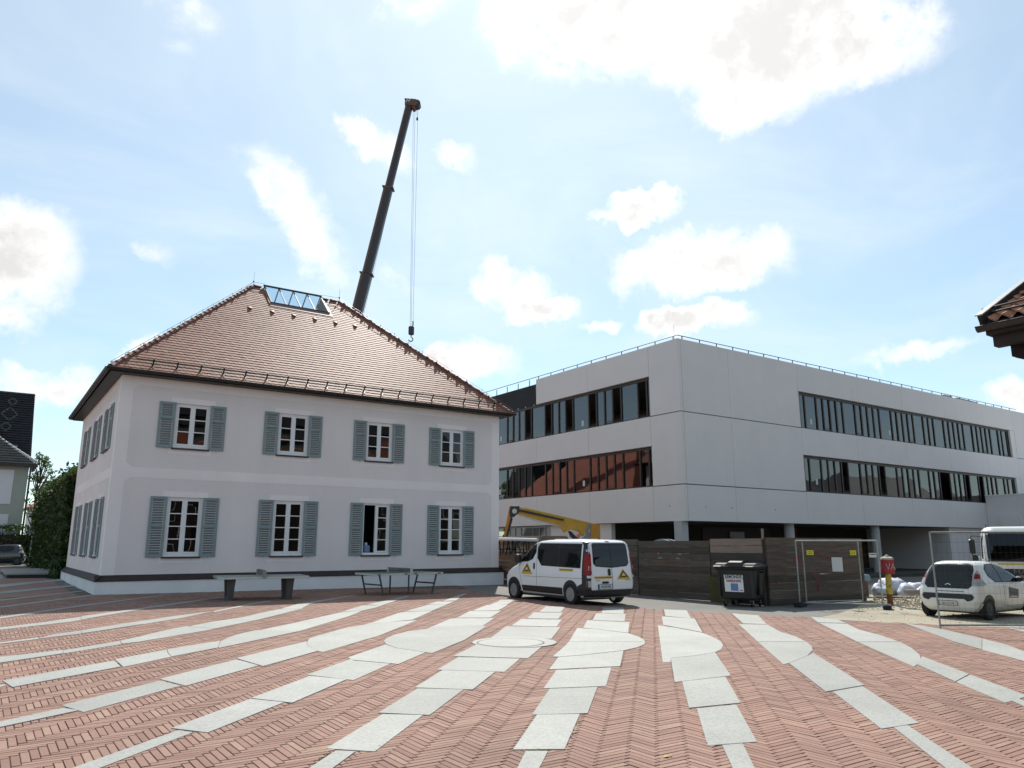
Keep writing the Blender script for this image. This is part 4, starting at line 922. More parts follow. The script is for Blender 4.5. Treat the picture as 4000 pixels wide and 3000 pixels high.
def make_van():
    t = thing('passenger_van', 'white passenger van with yellow triangle signs parked at the hoarding', 'van', (15.95, 17.68, gz(15.95, 19)), math.pi / 2 - R(1.0))
    B = Body([(.24, .10, 4.62, .83, .25, .5), (.32, .03, 4.76, .90, .22, .55), (.50, .0, 4.80, .945, .20, .6), (.75, .0, 4.80, .95, .18, .6), (.90, .015, 4.70, .95, .17, .6), (1.02, .03, 4.45, .945, .16, .55), (1.13, .04, 4.12, .94, .15, .5),
              (1.25, .055, 3.92, .93, .15, .45), (1.45, .08, 3.62, .905, .15, .4), (1.65, .11, 3.32, .88, .15, .35), (1.80, .14, 3.08, .855, .16, .3), (1.87, .18, 2.92, .83, .18, .3), (1.92, .27, 2.72, .78, .22, .3), (1.95, .45, 2.4, .68, .3, .3), (1.96, .7, 2.1, .5, .3, .3)])
    b = B.loft().build('body', 'white_paint', t, smooth=True)
    MB().box(.4, 4.5, -.8, .8, .17, .26).build('underbody', 'car_black', t)
    def both(name, m, poly, off=.005, par=t):
        o = patch(B, 'L', poly, off).build(name, m, par); patch(B, 'R', poly, off).build(name, m, par); return o
    both('front_door_window', 'pane_vehicle', [(3.55, 1.27), (3.50, 1.50), (3.12, 1.80), (2.76, 1.84), (2.73, 1.58), (2.90, 1.37), (3.15, 1.29)], .008)
    both('window_seal', 'car_black', [(3.60, 1.235), (3.54, 1.52), (3.14, 1.835), (2.73, 1.87), (2.70, 1.57), (2.87, 1.34), (3.13, 1.255)], .004)
    both('side_window', 'pane_vehicle', [(.40, 1.13), (2.36, 1.17), (2.58, 1.38), (2.60, 1.70), (2.52, 1.82), (.40, 1.80)], .008); both('window_seal', 'car_black', [(.36, 1.10), (2.38, 1.14), (2.62, 1.37), (2.64, 1.72), (2.54, 1.85), (.36, 1.83)], .004)
    for x in (1.45,): both('window_pillar', 'car_black', rect(x - .03, x + .03, 1.14, 1.81), .011)
    both('side_trim', 'car_black', [(1.32, .29), (3.48, .31), (3.50, .50), (1.28, .50)], .006)
    # black rear corner pillars, lamps and reflector strips
    for s in (1, -1):
        sd = 'L' if s > 0 else 'R'
        patch(B, sd, [(.012, .46), (.05, .30), (.52, .30), (.52, .58), (.30, .66), (.29, 1.88), (.19, 1.88), (.15, 1.7), (.09, 1.45), (.05, 1.2), (.025, .95), (.01, .8)], .006, .016).build('corner_pillar', 'car_black', t)
        pr = patch(B, 'rear', sorted_ccw([(s * .955, .45), (s * .845, .45), (s * .80, 1.30), (s * .77, 1.88), (s * .86, 1.88), (s * .93, 1.2)]), .006).build('corner_pillar', 'car_black', t)
        lm = patch(B, 'rear', sorted_ccw([(s * .945, .93), (s * .80, .93), (s * .79, 1.22), (s * .775, 1.53), (s * .885, 1.53), (s * .92, 1.3)]), .016, .04).build('tail_lamp', 'lamp_red', t)
        patch(B, sd, [(.03, .93), (.20, .93), (.21, 1.25), (.19, 1.53), (.105, 1.53), (.06, 1.22)], .012, .016).build('tail_lamp', 'lamp_red', t)
        patch(B, 'rear', sorted_ccw([(s * .90, 1.04), (s * .81, 1.04), (s * .80, 1.17), (s * .885, 1.17)]), .02).build('reversing_lamp', 'lamp_clear', lm)
        for z in (.86, 1.63):
            patch(B, 'rear', sorted_ccw([(s * (.93 if z < 1 else .87), z - .035), (s * .79, z - .035), (s * .79, z + .035), (s * (.93 if z < 1 else .87), z + .035)]), .019).build('white_strip', 'plate_white', t)
        patch(B, 'rear', sorted_ccw([(s * .93, .56), (s * .83, .56), (s * .83, .74), (s * .93, .74)]), .012).build('reflector', 'lamp_clear', t)
    patch(B, 'rear', rect(-.93, .93, .26, .475), .03).build('rear_bumper', 'car_black', t)
    patch(B, 'rear', [(-.68, 1.26), (-.60, 1.18), (0, 1.14), (.60, 1.18), (.68, 1.26), (.66, 1.78), (.60, 1.82), (-.60, 1.82), (-.66, 1.78)], .008).build('rear_window', 'pane_vehicle', t)
    patch(B, 'rear', [(-.71, 1.25), (-.62, 1.155), (0, 1.11), (.62, 1.155), (.71, 1.25), (.69, 1.80), (.62, 1.85), (-.62, 1.85), (-.69, 1.80)], .004).build('window_seal', 'car_black', t)
    patch(B, 'rear', rect(-.008, .008, .49, 1.12), .007).build('door_gap', 'seam', t); patch(B, 'rear', rect(-.012, .012, 1.14, 1.84), .011).build('door_gap', 'car_black', t)
    patch(B, 'rear', rrect(.05, .17, .88, 1.09, .05), .012).build('door_handle', 'car_black', t); patch(B, 'rear', rrect(-.07, .09, 1.875, 1.91, .015), .012).build('brake_lamp', 'lamp_red', t)
    patch(B, 'rear', rrect(.16, .42, .655, .72, .02), .010).build('tailgate_handle', 'car_black', t)
    number_plate(t, B, .30, .565, .55, .125, 'AN AM 244')
    both('door_gap', 'seam', [(2.625, .5), (2.637, .5), (2.66, 1.87), (2.648, 1.87)], .0035); both('slide_rail', 'seam', [(.3, .80), (3.4, .78), (3.4, .79), (.3, .81)], .0035); both('door_gap', 'seam', [(3.50, .5), (3.51, .5), (3.66, 1.22), (3.65, 1.22)], .0035)
    both('door_handle', 'car_black', rrect(2.73, 2.82, 1.02, 1.22, .035), .012)
    patch(B, 'front', [(-.80, 1.24), (.80, 1.24), (.66, 1.80), (-.66, 1.80)], .008).build('windscreen', 'pane_vehicle', t)
    for s in (1, -1):
        patch(B, 'front', sorted_ccw([(s * .9, .80), (s * .55, .74), (s * .6, .95), (s * .88, 1.0)]), .01).build('headlamp', 'lamp_clear', t)
        MB().bbox(3.50, 3.72, s * 1.0 - .10, s * 1.0 + .10, 1.20, 1.50, .04).build('wing_mirror', 'car_black', t)
        wheel(t, .87, s * .865, .325, .215, 6, s); wheel(t, 3.95, s * .865, .325, .215, 6, s)
    for x in (.87, 3.95):
        for sd in 'LR': arch(B, t, x, .40, sd, .345)
    # yellow signs
    for where, poly, dark, tx in (('L', [(3.50, .86), (2.86, .86), (3.17, 1.22)], [(3.42, .93), (2.95, .93), (3.17, 1.19)], None), ('rear', [(-.72, .77), (-.18, .77), (-.44, 1.07)], [(-.66, .82), (-.25, .82), (-.44, 1.05)], None)):
        s_ = patch(B, where, sorted_ccw(poly), .012).build('triangle_sign', 'decal_yellow', t); c = np.mean(dark, axis=0)
        patch(B, where, sorted_ccw(dark), .0135).build('sign_border', 'decal_brown', s_); inner = [(c[0] + (p[0] - c[0]) * .62, c[1] - .02 + (p[1] - c[1]) * .62) for p in dark]
        patch(B, where, sorted_ccw(inner), .015).build('sign_field', 'decal_yellow', s_)
        patch(B, where, rect(c[0] - .1, c[0] + .1, c[1] - .065, c[1] - .035), .0165).build('sign_line', 'ink', s_); patch(B, where, rect(c[0] - .035, c[0] + .035, c[1] - .02, c[1] + .035), .0165).build('sign_mark', 'plate_white', s_)
    st = patch(B, 'L', rect(.72, 1.42, 1.005, 1.075), .012).build('yellow_strip', 'decal_yellow', t); patch(B, 'L', rect(.76, 1.38, 1.03, 1.048), .0135).build('lettering', 'decal_brown', st)
    st = patch(B, 'rear', rect(.02, .71, .80, .87), .012).build('yellow_strip', 'decal_yellow', t); patch(B, 'rear', rect(.05, .68, .825, .845), .0135).build('lettering', 'decal_brown', st)
    patch(B, 'rear', rect(.50, .66, .74, .752), .011).build('badge', 'seam', t); patch(B, 'rear', rect(-.72, -.50, .74, .75), .011).build('badge', 'seam', t)
    MB().lathe([(.07, 0), (.085, .015), (.07, .03)], n=14, M=Matrix.Translation((.12, -.12, .22)) @ Matrix.Rotation(math.pi / 2, 4, 'Y')).build('tow_eye', 'steel', t)
    for x, z in ((1.0, 1.965), (2.0, 1.968)): MB().bbox(x, x + .5, -.3, .3, z - .02, z + .012, .01).build('roof_hatch', 'white_paint', t)
    MB().cyl((2.65, .2, 1.93), (2.6, .2, 2.0), .008, n=5).build('aerial', 'car_black', t)
    for x in (1.0, 1.9, 2.75):                                             # seat rows seen through the glass
        for y in (-.45, .05, .5): MB().bbox(x, x + .14, y - .2, y + .2, .9, 1.38, .05).bbox(x + .02, x + .12, y - .12, y + .12, 1.40, 1.60, .04).build('seat', 'car_black', t)
def sorted_ccw(p):
    c = (sum(q[0] for q in p) / len(p), sum(q[1] for q in p) / len(p)); return sorted(p, key=lambda q: math.atan2(q[1] - c[1], q[0] - c[0]))
make_van()

def make_hatchback(name, label, loc, rz, paint, plate=None, decal=False, group=None):
    t = thing(name, label, 'car', loc, rz, group)
    B = Body([(.20, .12, 3.33, .68, .25, .4), (.30, .05, 3.41, .76, .24, .45), (.48, .0, 3.43, .81, .24, .5), (.62, .015, 3.40, .815, .24, .5), (.74, .05, 3.30, .815, .24, .5), (.84, .09, 3.08, .81, .24, .5), (.92, .12, 2.76, .795, .26, .45), (1.0, .15, 2.56, .765, .27, .4),
              (1.15, .21, 2.25, .705, .28, .35), (1.28, .28, 1.98, .64, .29, .3), (1.36, .335, 1.78, .595, .3, .3), (1.42, .42, 1.54, .53, .3, .3), (1.455, .56, 1.30, .44, .3, .3), (1.468, .78, 1.1, .28, .25, .25)])
    B.loft().build('body', paint, t, smooth=True); MB().box(.3, 3.2, -.65, .65, .15, .215).build('underbody', 'car_black', t)
    def both(nm, m, poly, off=.005): patch(B, 'L', poly, off).build(nm, m, t); patch(B, 'R', poly, off).build(nm, m, t)
    both('side_window', 'pane_vehicle', [(.74, 1.10), (.95, .96), (2.32, .935), (2.16, 1.08), (1.80, 1.30), (1.55, 1.385), (.92, 1.36), (.74, 1.24)], .009); both('window_seal', 'car_black', [(.69, 1.09), (.93, .93), (2.40, .905), (2.20, 1.10), (1.82, 1.33), (1.56, 1.41), (.90, 1.385), (.70, 1.26)], .004)
    both('window_pillar', 'car_black', [(1.28, .95), (1.34, .95), (1.30, 1.38), (1.24, 1.38)], .013)
    both('door_gap', 'seam', [(1.30, .32), (1.312, .32), (1.322, .93), (1.31, .93)], .0035); both('door_gap', 'seam', [(2.42, .32), (2.432, .32), (2.46, .90), (2.448, .90)], .0035); both('sill_line', 'seam', rect(1.30, 2.43, .315, .323), .0035)
    both('door_handle', paint, rrect(1.38, 1.55, .78, .82, .015), .012)
    patch(B, 'rear', [(-.58, .86), (-.50, .80), (.50, .80), (.58, .86), (.56, 1.22), (.50, 1.35), (.40, 1.385), (-.40, 1.385), (-.50, 1.35), (-.56, 1.22)], .009, .022).build('rear_window', 'pane_vehicle', t)
    patch(B, 'rear', [(-.60, .85), (-.52, .775), (.52, .775), (.60, .85), (.58, 1.24), (.52, 1.37), (.41, 1.41), (-.41, 1.41), (-.52, 1.37), (-.58, 1.24)], .005, .022).build('window_seal', 'car_black', t)
    patch(B, 'rear', rrect(-.16, .16, 1.392, 1.412, .008), .014).build('brake_lamp', 'lamp_red', t)
    patch(B, 'rear', [(-.62, .50), (-.5, .46), (-.42, .52), (.42, .52), (.5, .46), (.62, .50), (.66, .57), (.62, .645), (-.62, .645), (-.66, .57)], .012).build('bumper_strip', 'car_black', t)
    for s in (1, -1):
        lp = patch(B, 'rear', sorted_ccw([(s * .61, .86), (s * .775, .85), (s * .755, .98), (s * .70, 1.14), (s * .63, 1.24), (s * .60, 1.1)]), .014, .016).build('tail_lamp', 'lamp_clear', t)
        patch(B, 'rear', sorted_ccw([(s * .625, 1.03), (s * .735, 1.03), (s * .70, 1.13), (s * .635, 1.16)]), .022, .016).build('lamp_lens', 'lamp_red', lp)
        patch(B, 'L' if s > 0 else 'R', sorted_ccw([(.2, .86), (.42, .87), (.34, 1.0), (.24, 1.16), (.2, 1.05)]), .012, .05).build('tail_lamp', 'lamp_clear', t)
        wheel(t, .46, s * .735, .275, .175, 5, s, 'wheel_steel'); wheel(t, 2.80, s * .735, .275, .175, 5, s, 'wheel_steel'); MB().bbox(2.10, 2.26, s * .86 - .09, s * .86 + .09, .93, 1.06, .035).build('wing_mirror', 'car_black', t)
        patch(B, 'front', sorted_ccw([(s * .72, .62), (s * .45, .60), (s * .5, .78), (s * .7, .8)]), .01).build('headlamp', 'lamp_clear', t)
    for x in (.46, 2.80):
        for sd in 'LR': arch(B, t, x, .335, sd, .30)
    patch(B, 'front', [(-.66, .96), (.66, .96), (.50, 1.34), (-.50, 1.34)], .008).build('windscreen', 'pane_vehicle', t)
    if plate: number_plate(t, B, .02, .40, .50, .11, plate)
    if decal:
        em = patch(B, 'rear', [(-.07, .85), (0, .885), (.07, .85), (.07, .868), (0, .905), (-.07, .868)], .012).build('badge', 'chrome', t)
        patch(B, 'rear', rect(-.42, .26, .695, .712), .008).build('lettering', 'seam', t)
        d = patch(B, 'R', [(1.55, .52), (2.05, .50), (2.10, .72), (1.58, .80)], .008).build('door_decal', 'slate_grey', t); patch(B, 'R', [(1.60, .62), (2.04, .58), (2.05, .64), (1.61, .69)], .0095).build('lettering', 'seam', d)
        patch(B, 'R', [(1.60, .54), (2.0, .52), (2.0, .55), (1.60, .57)], .0095).build('lettering', 'plate_white', d)
    for y in (-.35, .35): MB().bbox(1.55, 1.70, y - .22, y + .22, .55, 1.08, .05).bbox(1.56, 1.68, y - .12, y + .12, 1.09, 1.25, .03).build('seat', 'car_black', t)
    return t
make_hatchback('hatchback_car', 'small white hatchback seen from behind on the gravel', (21.03, 10.36, gz(21.5, 10.3)), R(-1.0), 'cream_paint', 'ED TY 779', True)

def make_truck():
    p = FW * 26.6 + RT * 17.5; t = thing('white_truck', 'white truck cab behind the small hatchback at right edge', 'truck', (p.x, p.y, gz(p.x, p.y)), AZ + math.pi - R(28))
    W = 1.10
    B = Body([(.35, -1.6, .02, W - .05, .1, .2), (.55, -1.6, .06, W, .1, .25), (1.0, -1.6, .07, W, .1, .25), (1.45, -1.6, .05, W, .1, .22), (1.9, -1.6, -.03, W - .02, .1, .22), (2.25, -1.6, -.13, W - .05, .12, .22), (2.42, -1.58, -.20, W - .08, .14, .24), (2.52, -1.5, -.32, W - .16, .2, .28), (2.56, -1.4, -.5, W - .3, .25, .3)])
    B.loft().build('cab', 'cream_paint', t, smooth=True)
    patch(B, 'front', [(-.98, 1.42), (-1.0, 1.5), (-.98, 2.28), (.98, 2.28), (1.0, 1.5), (.98, 1.42)], .012).build('windscreen', 'pane_vehicle', t); patch(B, 'front', rrect(-1.07, 1.07, 1.36, 2.35, .1), .005).build('windscreen_seal', 'car_black', t)
    for y in (-.45, .25): MB().bar((B.front(0, 1.4) + .02, y, 1.40), (B.front(0, 1.5) + .02, y + .55, 1.47), .02, .03).build('wiper', 'car_black', t)
    g = patch(B, 'front', [(-.62, .78), (-.66, 1.12), (.66, 1.12), (.62, .78)], .012).build('grille', 'car_black', t)
    x = B.front(0, 1.0) + .02; M = Matrix.Translation((x, 0, 1.02)) @ Matrix.Rotation(math.pi / 2, 4, 'Z'); text('lettering', 'MAN', .2, 'chrome', g, M, .004, 1.35)
    em = MB().box(x - .004, x + .004, -.13, .13, .83, .93).build('emblem', 'seam', g); MB().box(x + .004, x + .007, -.11, .11, .85, .862).box(x + .004, x + .007, -.06, .08, .875, .895).box(x + .004, x + .007, -.09, -.05, .855, .91).build('emblem_relief', 'chrome', em)
    patch(B, 'front', rect(-.72, .50, 1.26, 1.31), .012).build('lettering', 'decal_yellow', t)
    patch(B, 'front', rect(-1.12, 1.12, .36, .70), .03).build('bumper', 'cream_paint', t); patch(B, 'front', rect(-1.0, 1.0, .62, .70), .034).build('bumper_step', 'car_black', t); patch(B, 'front', rect(-.26, .26, .48, .59), .04).build('number_plate', 'plate_white', t)
    patch(B, 'front', rect(-.9, .9, 2.36, 2.50), .02).build('sun_visor', 'cream_paint', t)
    for s in (1, -1):
        patch(B, 'front', sorted_ccw([(s * 1.05, .45), (s * .72, .45), (s * .72, .60), (s * 1.05, .60)]), .036).build('headlamp', 'lamp_clear', t)
        patch(B, 'L' if s > 0 else 'R', [(-.35, 1.45), (-1.2, 1.45), (-1.2, 2.2), (-.5, 2.2)], .006).build('door_window', 'pane_vehicle', t)
        mr = MB().bbox(-.10, .02, s * 1.42 - .09, s * 1.42 + .09, 1.62, 2.12, .03).build('mirror', 'car_black', t); MB().bbox(-.10, .02, s * 1.36 - .09, s * 1.36 + .09, 1.36, 1.58, .03).build('mirror', 'car_black', t)
        MB().tube([(-.1, s * 1.1, 2.22), (-.02, s * 1.42, 2.24), (-.02, s * 1.44, 2.1)], .014, 6).build('mirror_arm', 'car_black', t); ar = MB(); ar.tube([(-.02, s * 1.44, 1.62), (-.02, s * 1.44, 1.30), (-.02, s * 1.35, 1.22), (.0, s * 1.12, 1.22)], .014, 6); ar.build('mirror_arm', 'car_black', t)
        wheel(t, -1.0, s * 1.02, .42, .26, 8, s); wheel(t, -4.4, s * 1.0, .42, .3, 8, s)
    MB().box(-6.2, -1.62, -.45, .45, .55, .8).build('chassis', 'car_black', t); fb = MB(); fb.bbox(-6.2, -1.75, -1.15, 1.15, .95, 1.08, .02); fb.bbox(-6.2, -1.75, -1.15, -1.11, 1.085, 1.5, .01); fb.bbox(-6.2, -1.75, 1.11, 1.15, 1.085, 1.5, .01); fb.build('loading_bed', 'machine_grey', t)
    MB().cyl((-.5, -.9, 2.52), (-.5, -.9, 2.64), .012, n=5).build('aerial', 'car_black', t)
make_truck()
# ------------------------------------------------------------------ table tennis tables
def concrete_table():
    t = thing('table_tennis_table', 'concrete table tennis table with two stout leg pairs under first windows', 'table', (7.55, 24.95, gz(7.55, 24.95)), R(-9), 'table tennis tables')
    h = .745; L_, W = 1.37, .7625
    MB().bbox(-L_, L_, -W, W, h - .075, h, .008).build('table_top', 'table_concrete', t)
    MB().box(-L_, L_, -W - .004, -W + .02, h - .07, h - .012).build('pale_edge', 'table_edge', t)
    for x in (-.93, .83):
        lg = MB()
        for y in (-.42, .42):
            r = lambda z, f: [(x - .12 * f, y - .13 * f, z), (x + .12 * f, y - .13 * f, z), (x + .12 * f, y + .13 * f, z), (x - .12 * f, y + .13 * f, z)]
            lg.loft([r(-.03, .62), r(.10, .66), r(h - .08, 1.0)])
        lg.bbox(x - .085, x + .085, -.50, .50, -.04, .13, .02); lg.build('leg_pair', 'table_leg', t)
    n = MB().box(-.012, .012, -W - .02, W + .02, h + .03, h + .19).build('net', 'slate_grey', t); MB().box(-.05, .05, -W - .05, -W + .02, h - .06, h + .17).build('net_post', 'table_concrete', t); MB().box(-.05, .05, W - .02, W + .05, h - .06, h + .17).build('net_post', 'table_concrete', t)
concrete_table()
def steel_table():
    t = thing('table_tennis_table', 'green-topped steel table tennis table with thin tube legs by open window', 'table', (12.6, 25.3, gz(12.6, 25.3)), R(5), 'table tennis tables')
    h = .765; L_, W = 1.37, .7625
    MB().box(-L_ + .02, L_ - .02, -W + .02, W - .02, h - .012, h).build('table_top', 'table_green', t)
    fr = MB(); fr.box(-L_, L_, -W, -W + .02, h - .06, h + .002); fr.box(-L_, L_, W - .02, W, h - .06, h + .002); fr.box(-L_, -L_ + .02, -W + .02, W - .02, h - .06, h + .002); fr.box(L_ - .02, L_, -W + .02, W - .02, h - .06, h + .002); fr.build('table_edge', 'table_edge', t)
    for x in (-1.27, -.2, .2, 1.2): MB().box(x - .06, x + .06, -W - .006, -W, h - .05, h - .012).build('clamp', 'table_leg', t)
    MB().box(-L_ + .05, L_ - .05, -W + .05, W - .05, h - .05, h - .02).build('underframe', 'car_black', t)
    for s, b in ((-1, .14), (1, -.14)):
        lg = MB(); x = s * 1.18
        for y in (-.62, .62): lg.bar((x, y, h - .05), (x + b + (-s) * .05, y, 0), .045, .045)
        lg.bar((x + b * .5, -.62, .38), (x + b * .5, .62, .38), .03, .05); lg.build('leg', 'table_leg', t)
    for x, y in ((-.05, .55), (.05, -.55)): MB().bar((x, y, h - .05), (x, y, 0), .04, .04).build('leg', 'table_leg', t)
    nt = MB(); nt.box(-.006, .006, -W - .03, W + .03, h + .14, h + .165); nt.box(-.006, .006, -W - .03, W + .03, h + .015, h + .03)
    for i in range(46): y = -W + .02 + i * (2 * W - .04) / 45; nt.box(-.004, .004, y - .008, y + .008, h + .03, h + .14)
    nt.build('net', 'slate_grey', t)
    for y in (-W - .03, W + .03): MB().box(-.04, .04, y - .02, y + .02, h - .06, h + .17).build('net_post', 'table_edge', t)
steel_table()

# ------------------------------------------------------------------ plank hoarding
def hoarding_panel(label, p, q, ztop, mats, n=9, seed=0, cat='hoarding', group=None):
    """one panel of horizontal planks between two ground points; every plank its own board"""
    random.seed(seed); p, q = Vector((*p, 0)), Vector((*q, 0)); d = (q - p).normalized(); L_ = (q - p).length; rz = math.atan2(d.y, d.x); z0 = gz((p.x + q.x) / 2, (p.y + q.y) / 2)
    t = thing('plank_hoarding', label, cat, (p.x, p.y, z0), rz, group); H_ = ztop - z0; h = H_ / n
    for i in range(n):
        m = mats[min(i, len(mats) - 1)] if isinstance(mats, list) else mats
        a, b = random.uniform(-.012, .012), random.uniform(-.012, .012)
        MB().box(.008 + max(0, a), L_ - .008 + min(0, b), -.02 + random.uniform(-.005, .005), .02, H_ - (i + 1) * h + .005, H_ - i * h - .003, Matrix.Rotation(random.uniform(-.002, .002), 4, 'Y')).build('plank', m, t)
    for x in ([.06, L_ - .06] if L_ < 2.5 else [.06, L_ / 2, L_ - .06]): MB().box(x - .05, x + .05, .022, .11, -.1, H_ - .03).build('post', 'board', t)
    return t
GH = 'plank hoarding along the site'
hoarding_panel('warm brown plank hoarding with black graffiti between white house and van', (20.2, 33.2), (20.2, 25.2), 2.13, 'board_warm', 10, 1, group=GH)
hoarding_panel('dark plank hoarding panel hidden mostly behind the white van', (20.2, 25.2), (20.2, 20.95), 1.97, 'board', 9, 2, group=GH)
hoarding_panel('dark plank hoarding panel just right of the white van', (20.2, 20.93), (20.2, 17.52), 1.91, 'board', 9, 3, group=GH)
hoarding_panel('plank hoarding panel with two pale top boards behind the black waste container', (20.2, 17.5), (20.2, 15.42), 1.97, ['board_light', 'board_light', 'board'], 9, 4, group=GH)
hb = hoarding_panel('brown plank hoarding with faded red paint behind the wire site fence', (20.25, 15.32), (25.1, 15.05), 2.0, 'board', 9, 5, group=GH)
# graffiti strokes lie on the planks as thin paint
def strokes(parent, m, lines, w, side=-1):
    mb = MB()
    for ln in lines:
        for (x0, z0), (x1, z1) in zip(ln[:-1], ln[1:]): mb.bar((x0, -.0275, z0), (x1, -.0275, z1), .003, w)
    return mb.build('graffiti', m, parent)
g1 = [o for o in bpy.data.objects if o.name.startswith('plank_hoarding') and 'graffiti' in o.get('label', '')][0]
base = 2.75
SCR = [[(.0, 1.0), (.12, 1.72), (.2, 1.3), (.3, 1.72), (.42, 1.0)], [(.6, 1.1), (.68, 1.66)], [(.62, 1.85), (.64, 1.95)], [(.85, 1.05), (1.05, 1.7), (1.22, 1.05)], [(.92, 1.3), (1.18, 1.32)], [(1.35, 1.1), (1.4, 1.65), (1.62, 1.1), (1.68, 1.66)], [(2.0, 1.6), (1.85, 1.66), (1.8, 1.45), (2.02, 1.28), (1.98, 1.1), (1.8, 1.12)], [(2.3, 1.1), (2.25, 1.6), (2.5, 1.62), (2.55, 1.15), (2.3, 1.1)], [(-.1, 1.35), (.5, 1.25), (1.7, 1.3)], [(2.7, 1.0), (2.72, 1.7)]]
strokes(g1, 'ink', [[(base + x * .98, z + .28) for x, z in l] for l in SCR], .075)
strokes(g1, 'paper', [[(base + .5, 1.52), (base + 2.4, 1.64)], [(base + 1.2, 1.78), (base + 1.25, 1.48)]], .02)
g2 = [o for o in bpy.data.objects if o.get('label', '').startswith('dark plank hoarding panel just right')][0]
strokes(g2, 'paint_red', [[(.7, 1.45), (.75, 1.58), (.9, 1.45), (1.05, 1.6), (1.2, 1.5)], [(1.9, .95), (2.0, 1.0), (2.2, .93), (2.5, .98)], [(1.35, 1.2), (1.6, 1.22)]], .025)
strokes(g2, 'paper', [[(1.0, 1.52), (1.08, 1.525)], [(2.0, 1.51), (2.14, 1.505)], [(1.0, 1.36), (1.22, 1.36)], [(1.9, 1.365), (2.04, 1.36)]], .016)
strokes(hb, 'paint_red', [[(1.2, 1.38), (1.5, 1.55), (1.45, 1.40), (1.25, 1.32), (1.65, 1.36)], [(1.55, 1.85), (1.7, 1.8)], [(2.4, 1.5), (2.5, 1.62), (2.6, 1.48)], [(2.9, 1.5), (3.0, 1.38)], [(.3, .7), (.5, .74)], [(2.2, .95), (2.35, .6), (2.3, .4)]], .05)
random.seed(11)
dr = thing('cable_drum', 'grey round drum rim showing above the hoarding beside the van', 'drum', (21.4, 20.9, gz(21.4, 20.9)), R(90))
MB().lathe([(.99, -.04), (1.02, -.03), (1.02, .03), (.99, .04)], n=40, M=Matrix.Translation((0, 0, 1.02)) @ Matrix.Rotation(math.pi / 2, 4, 'X')).build('rim', 'machine_grey', dr)
MB().lathe([(.99, .28), (1.02, .29), (1.02, .35), (.99, .36)], n=40, M=Matrix.Translation((0, 0, 1.02)) @ Matrix.Rotation(math.pi / 2, 4, 'X')).build('rim', 'machine_grey', dr); MB().lathe([(.5, -.28), (.5, .28)], n=24, M=Matrix.Translation((0, 0, 1.02)) @ Matrix.Rotation(math.pi / 2, 4, 'X')).build('core', 'board', dr)
pl = MB().box(-.04, .04, -.02, .02, 0, 2.35).build('timber_post', 'board_light'); pl.location = (20.34, 15.48, gz(20.3, 15.5)); tag(pl, 'pale timber post end rising above the hoarding corner', 'post')
pp = MB().cyl((20.02, 30.0, 2.03), (20.05, 27.0, 1.97), .075, n=12).build('white_pipe', 'white_paint'); tag(pp, 'long white plastic pipe fixed along the hoarding top left of van', 'pipe')
MB().lathe([(.085, -.06), (.085, .06)], n=12, M=Matrix.Translation((20.02, 29.9, 2.03)) @ Matrix.Rotation(math.pi / 2, 4, 'X')).build('pipe_collar', 'white_paint', pp)
yb = MB().box(-.015, .015, -.55, .55, 0, .82, Matrix.Rotation(R(-7), 4, 'Y')).build('yellow_board', 'olive_board'); yb.location = (20.05, 16.9, gz(20, 16.9)); tag(yb, 'olive yellow board leaning on hoarding behind the waste container', 'board')

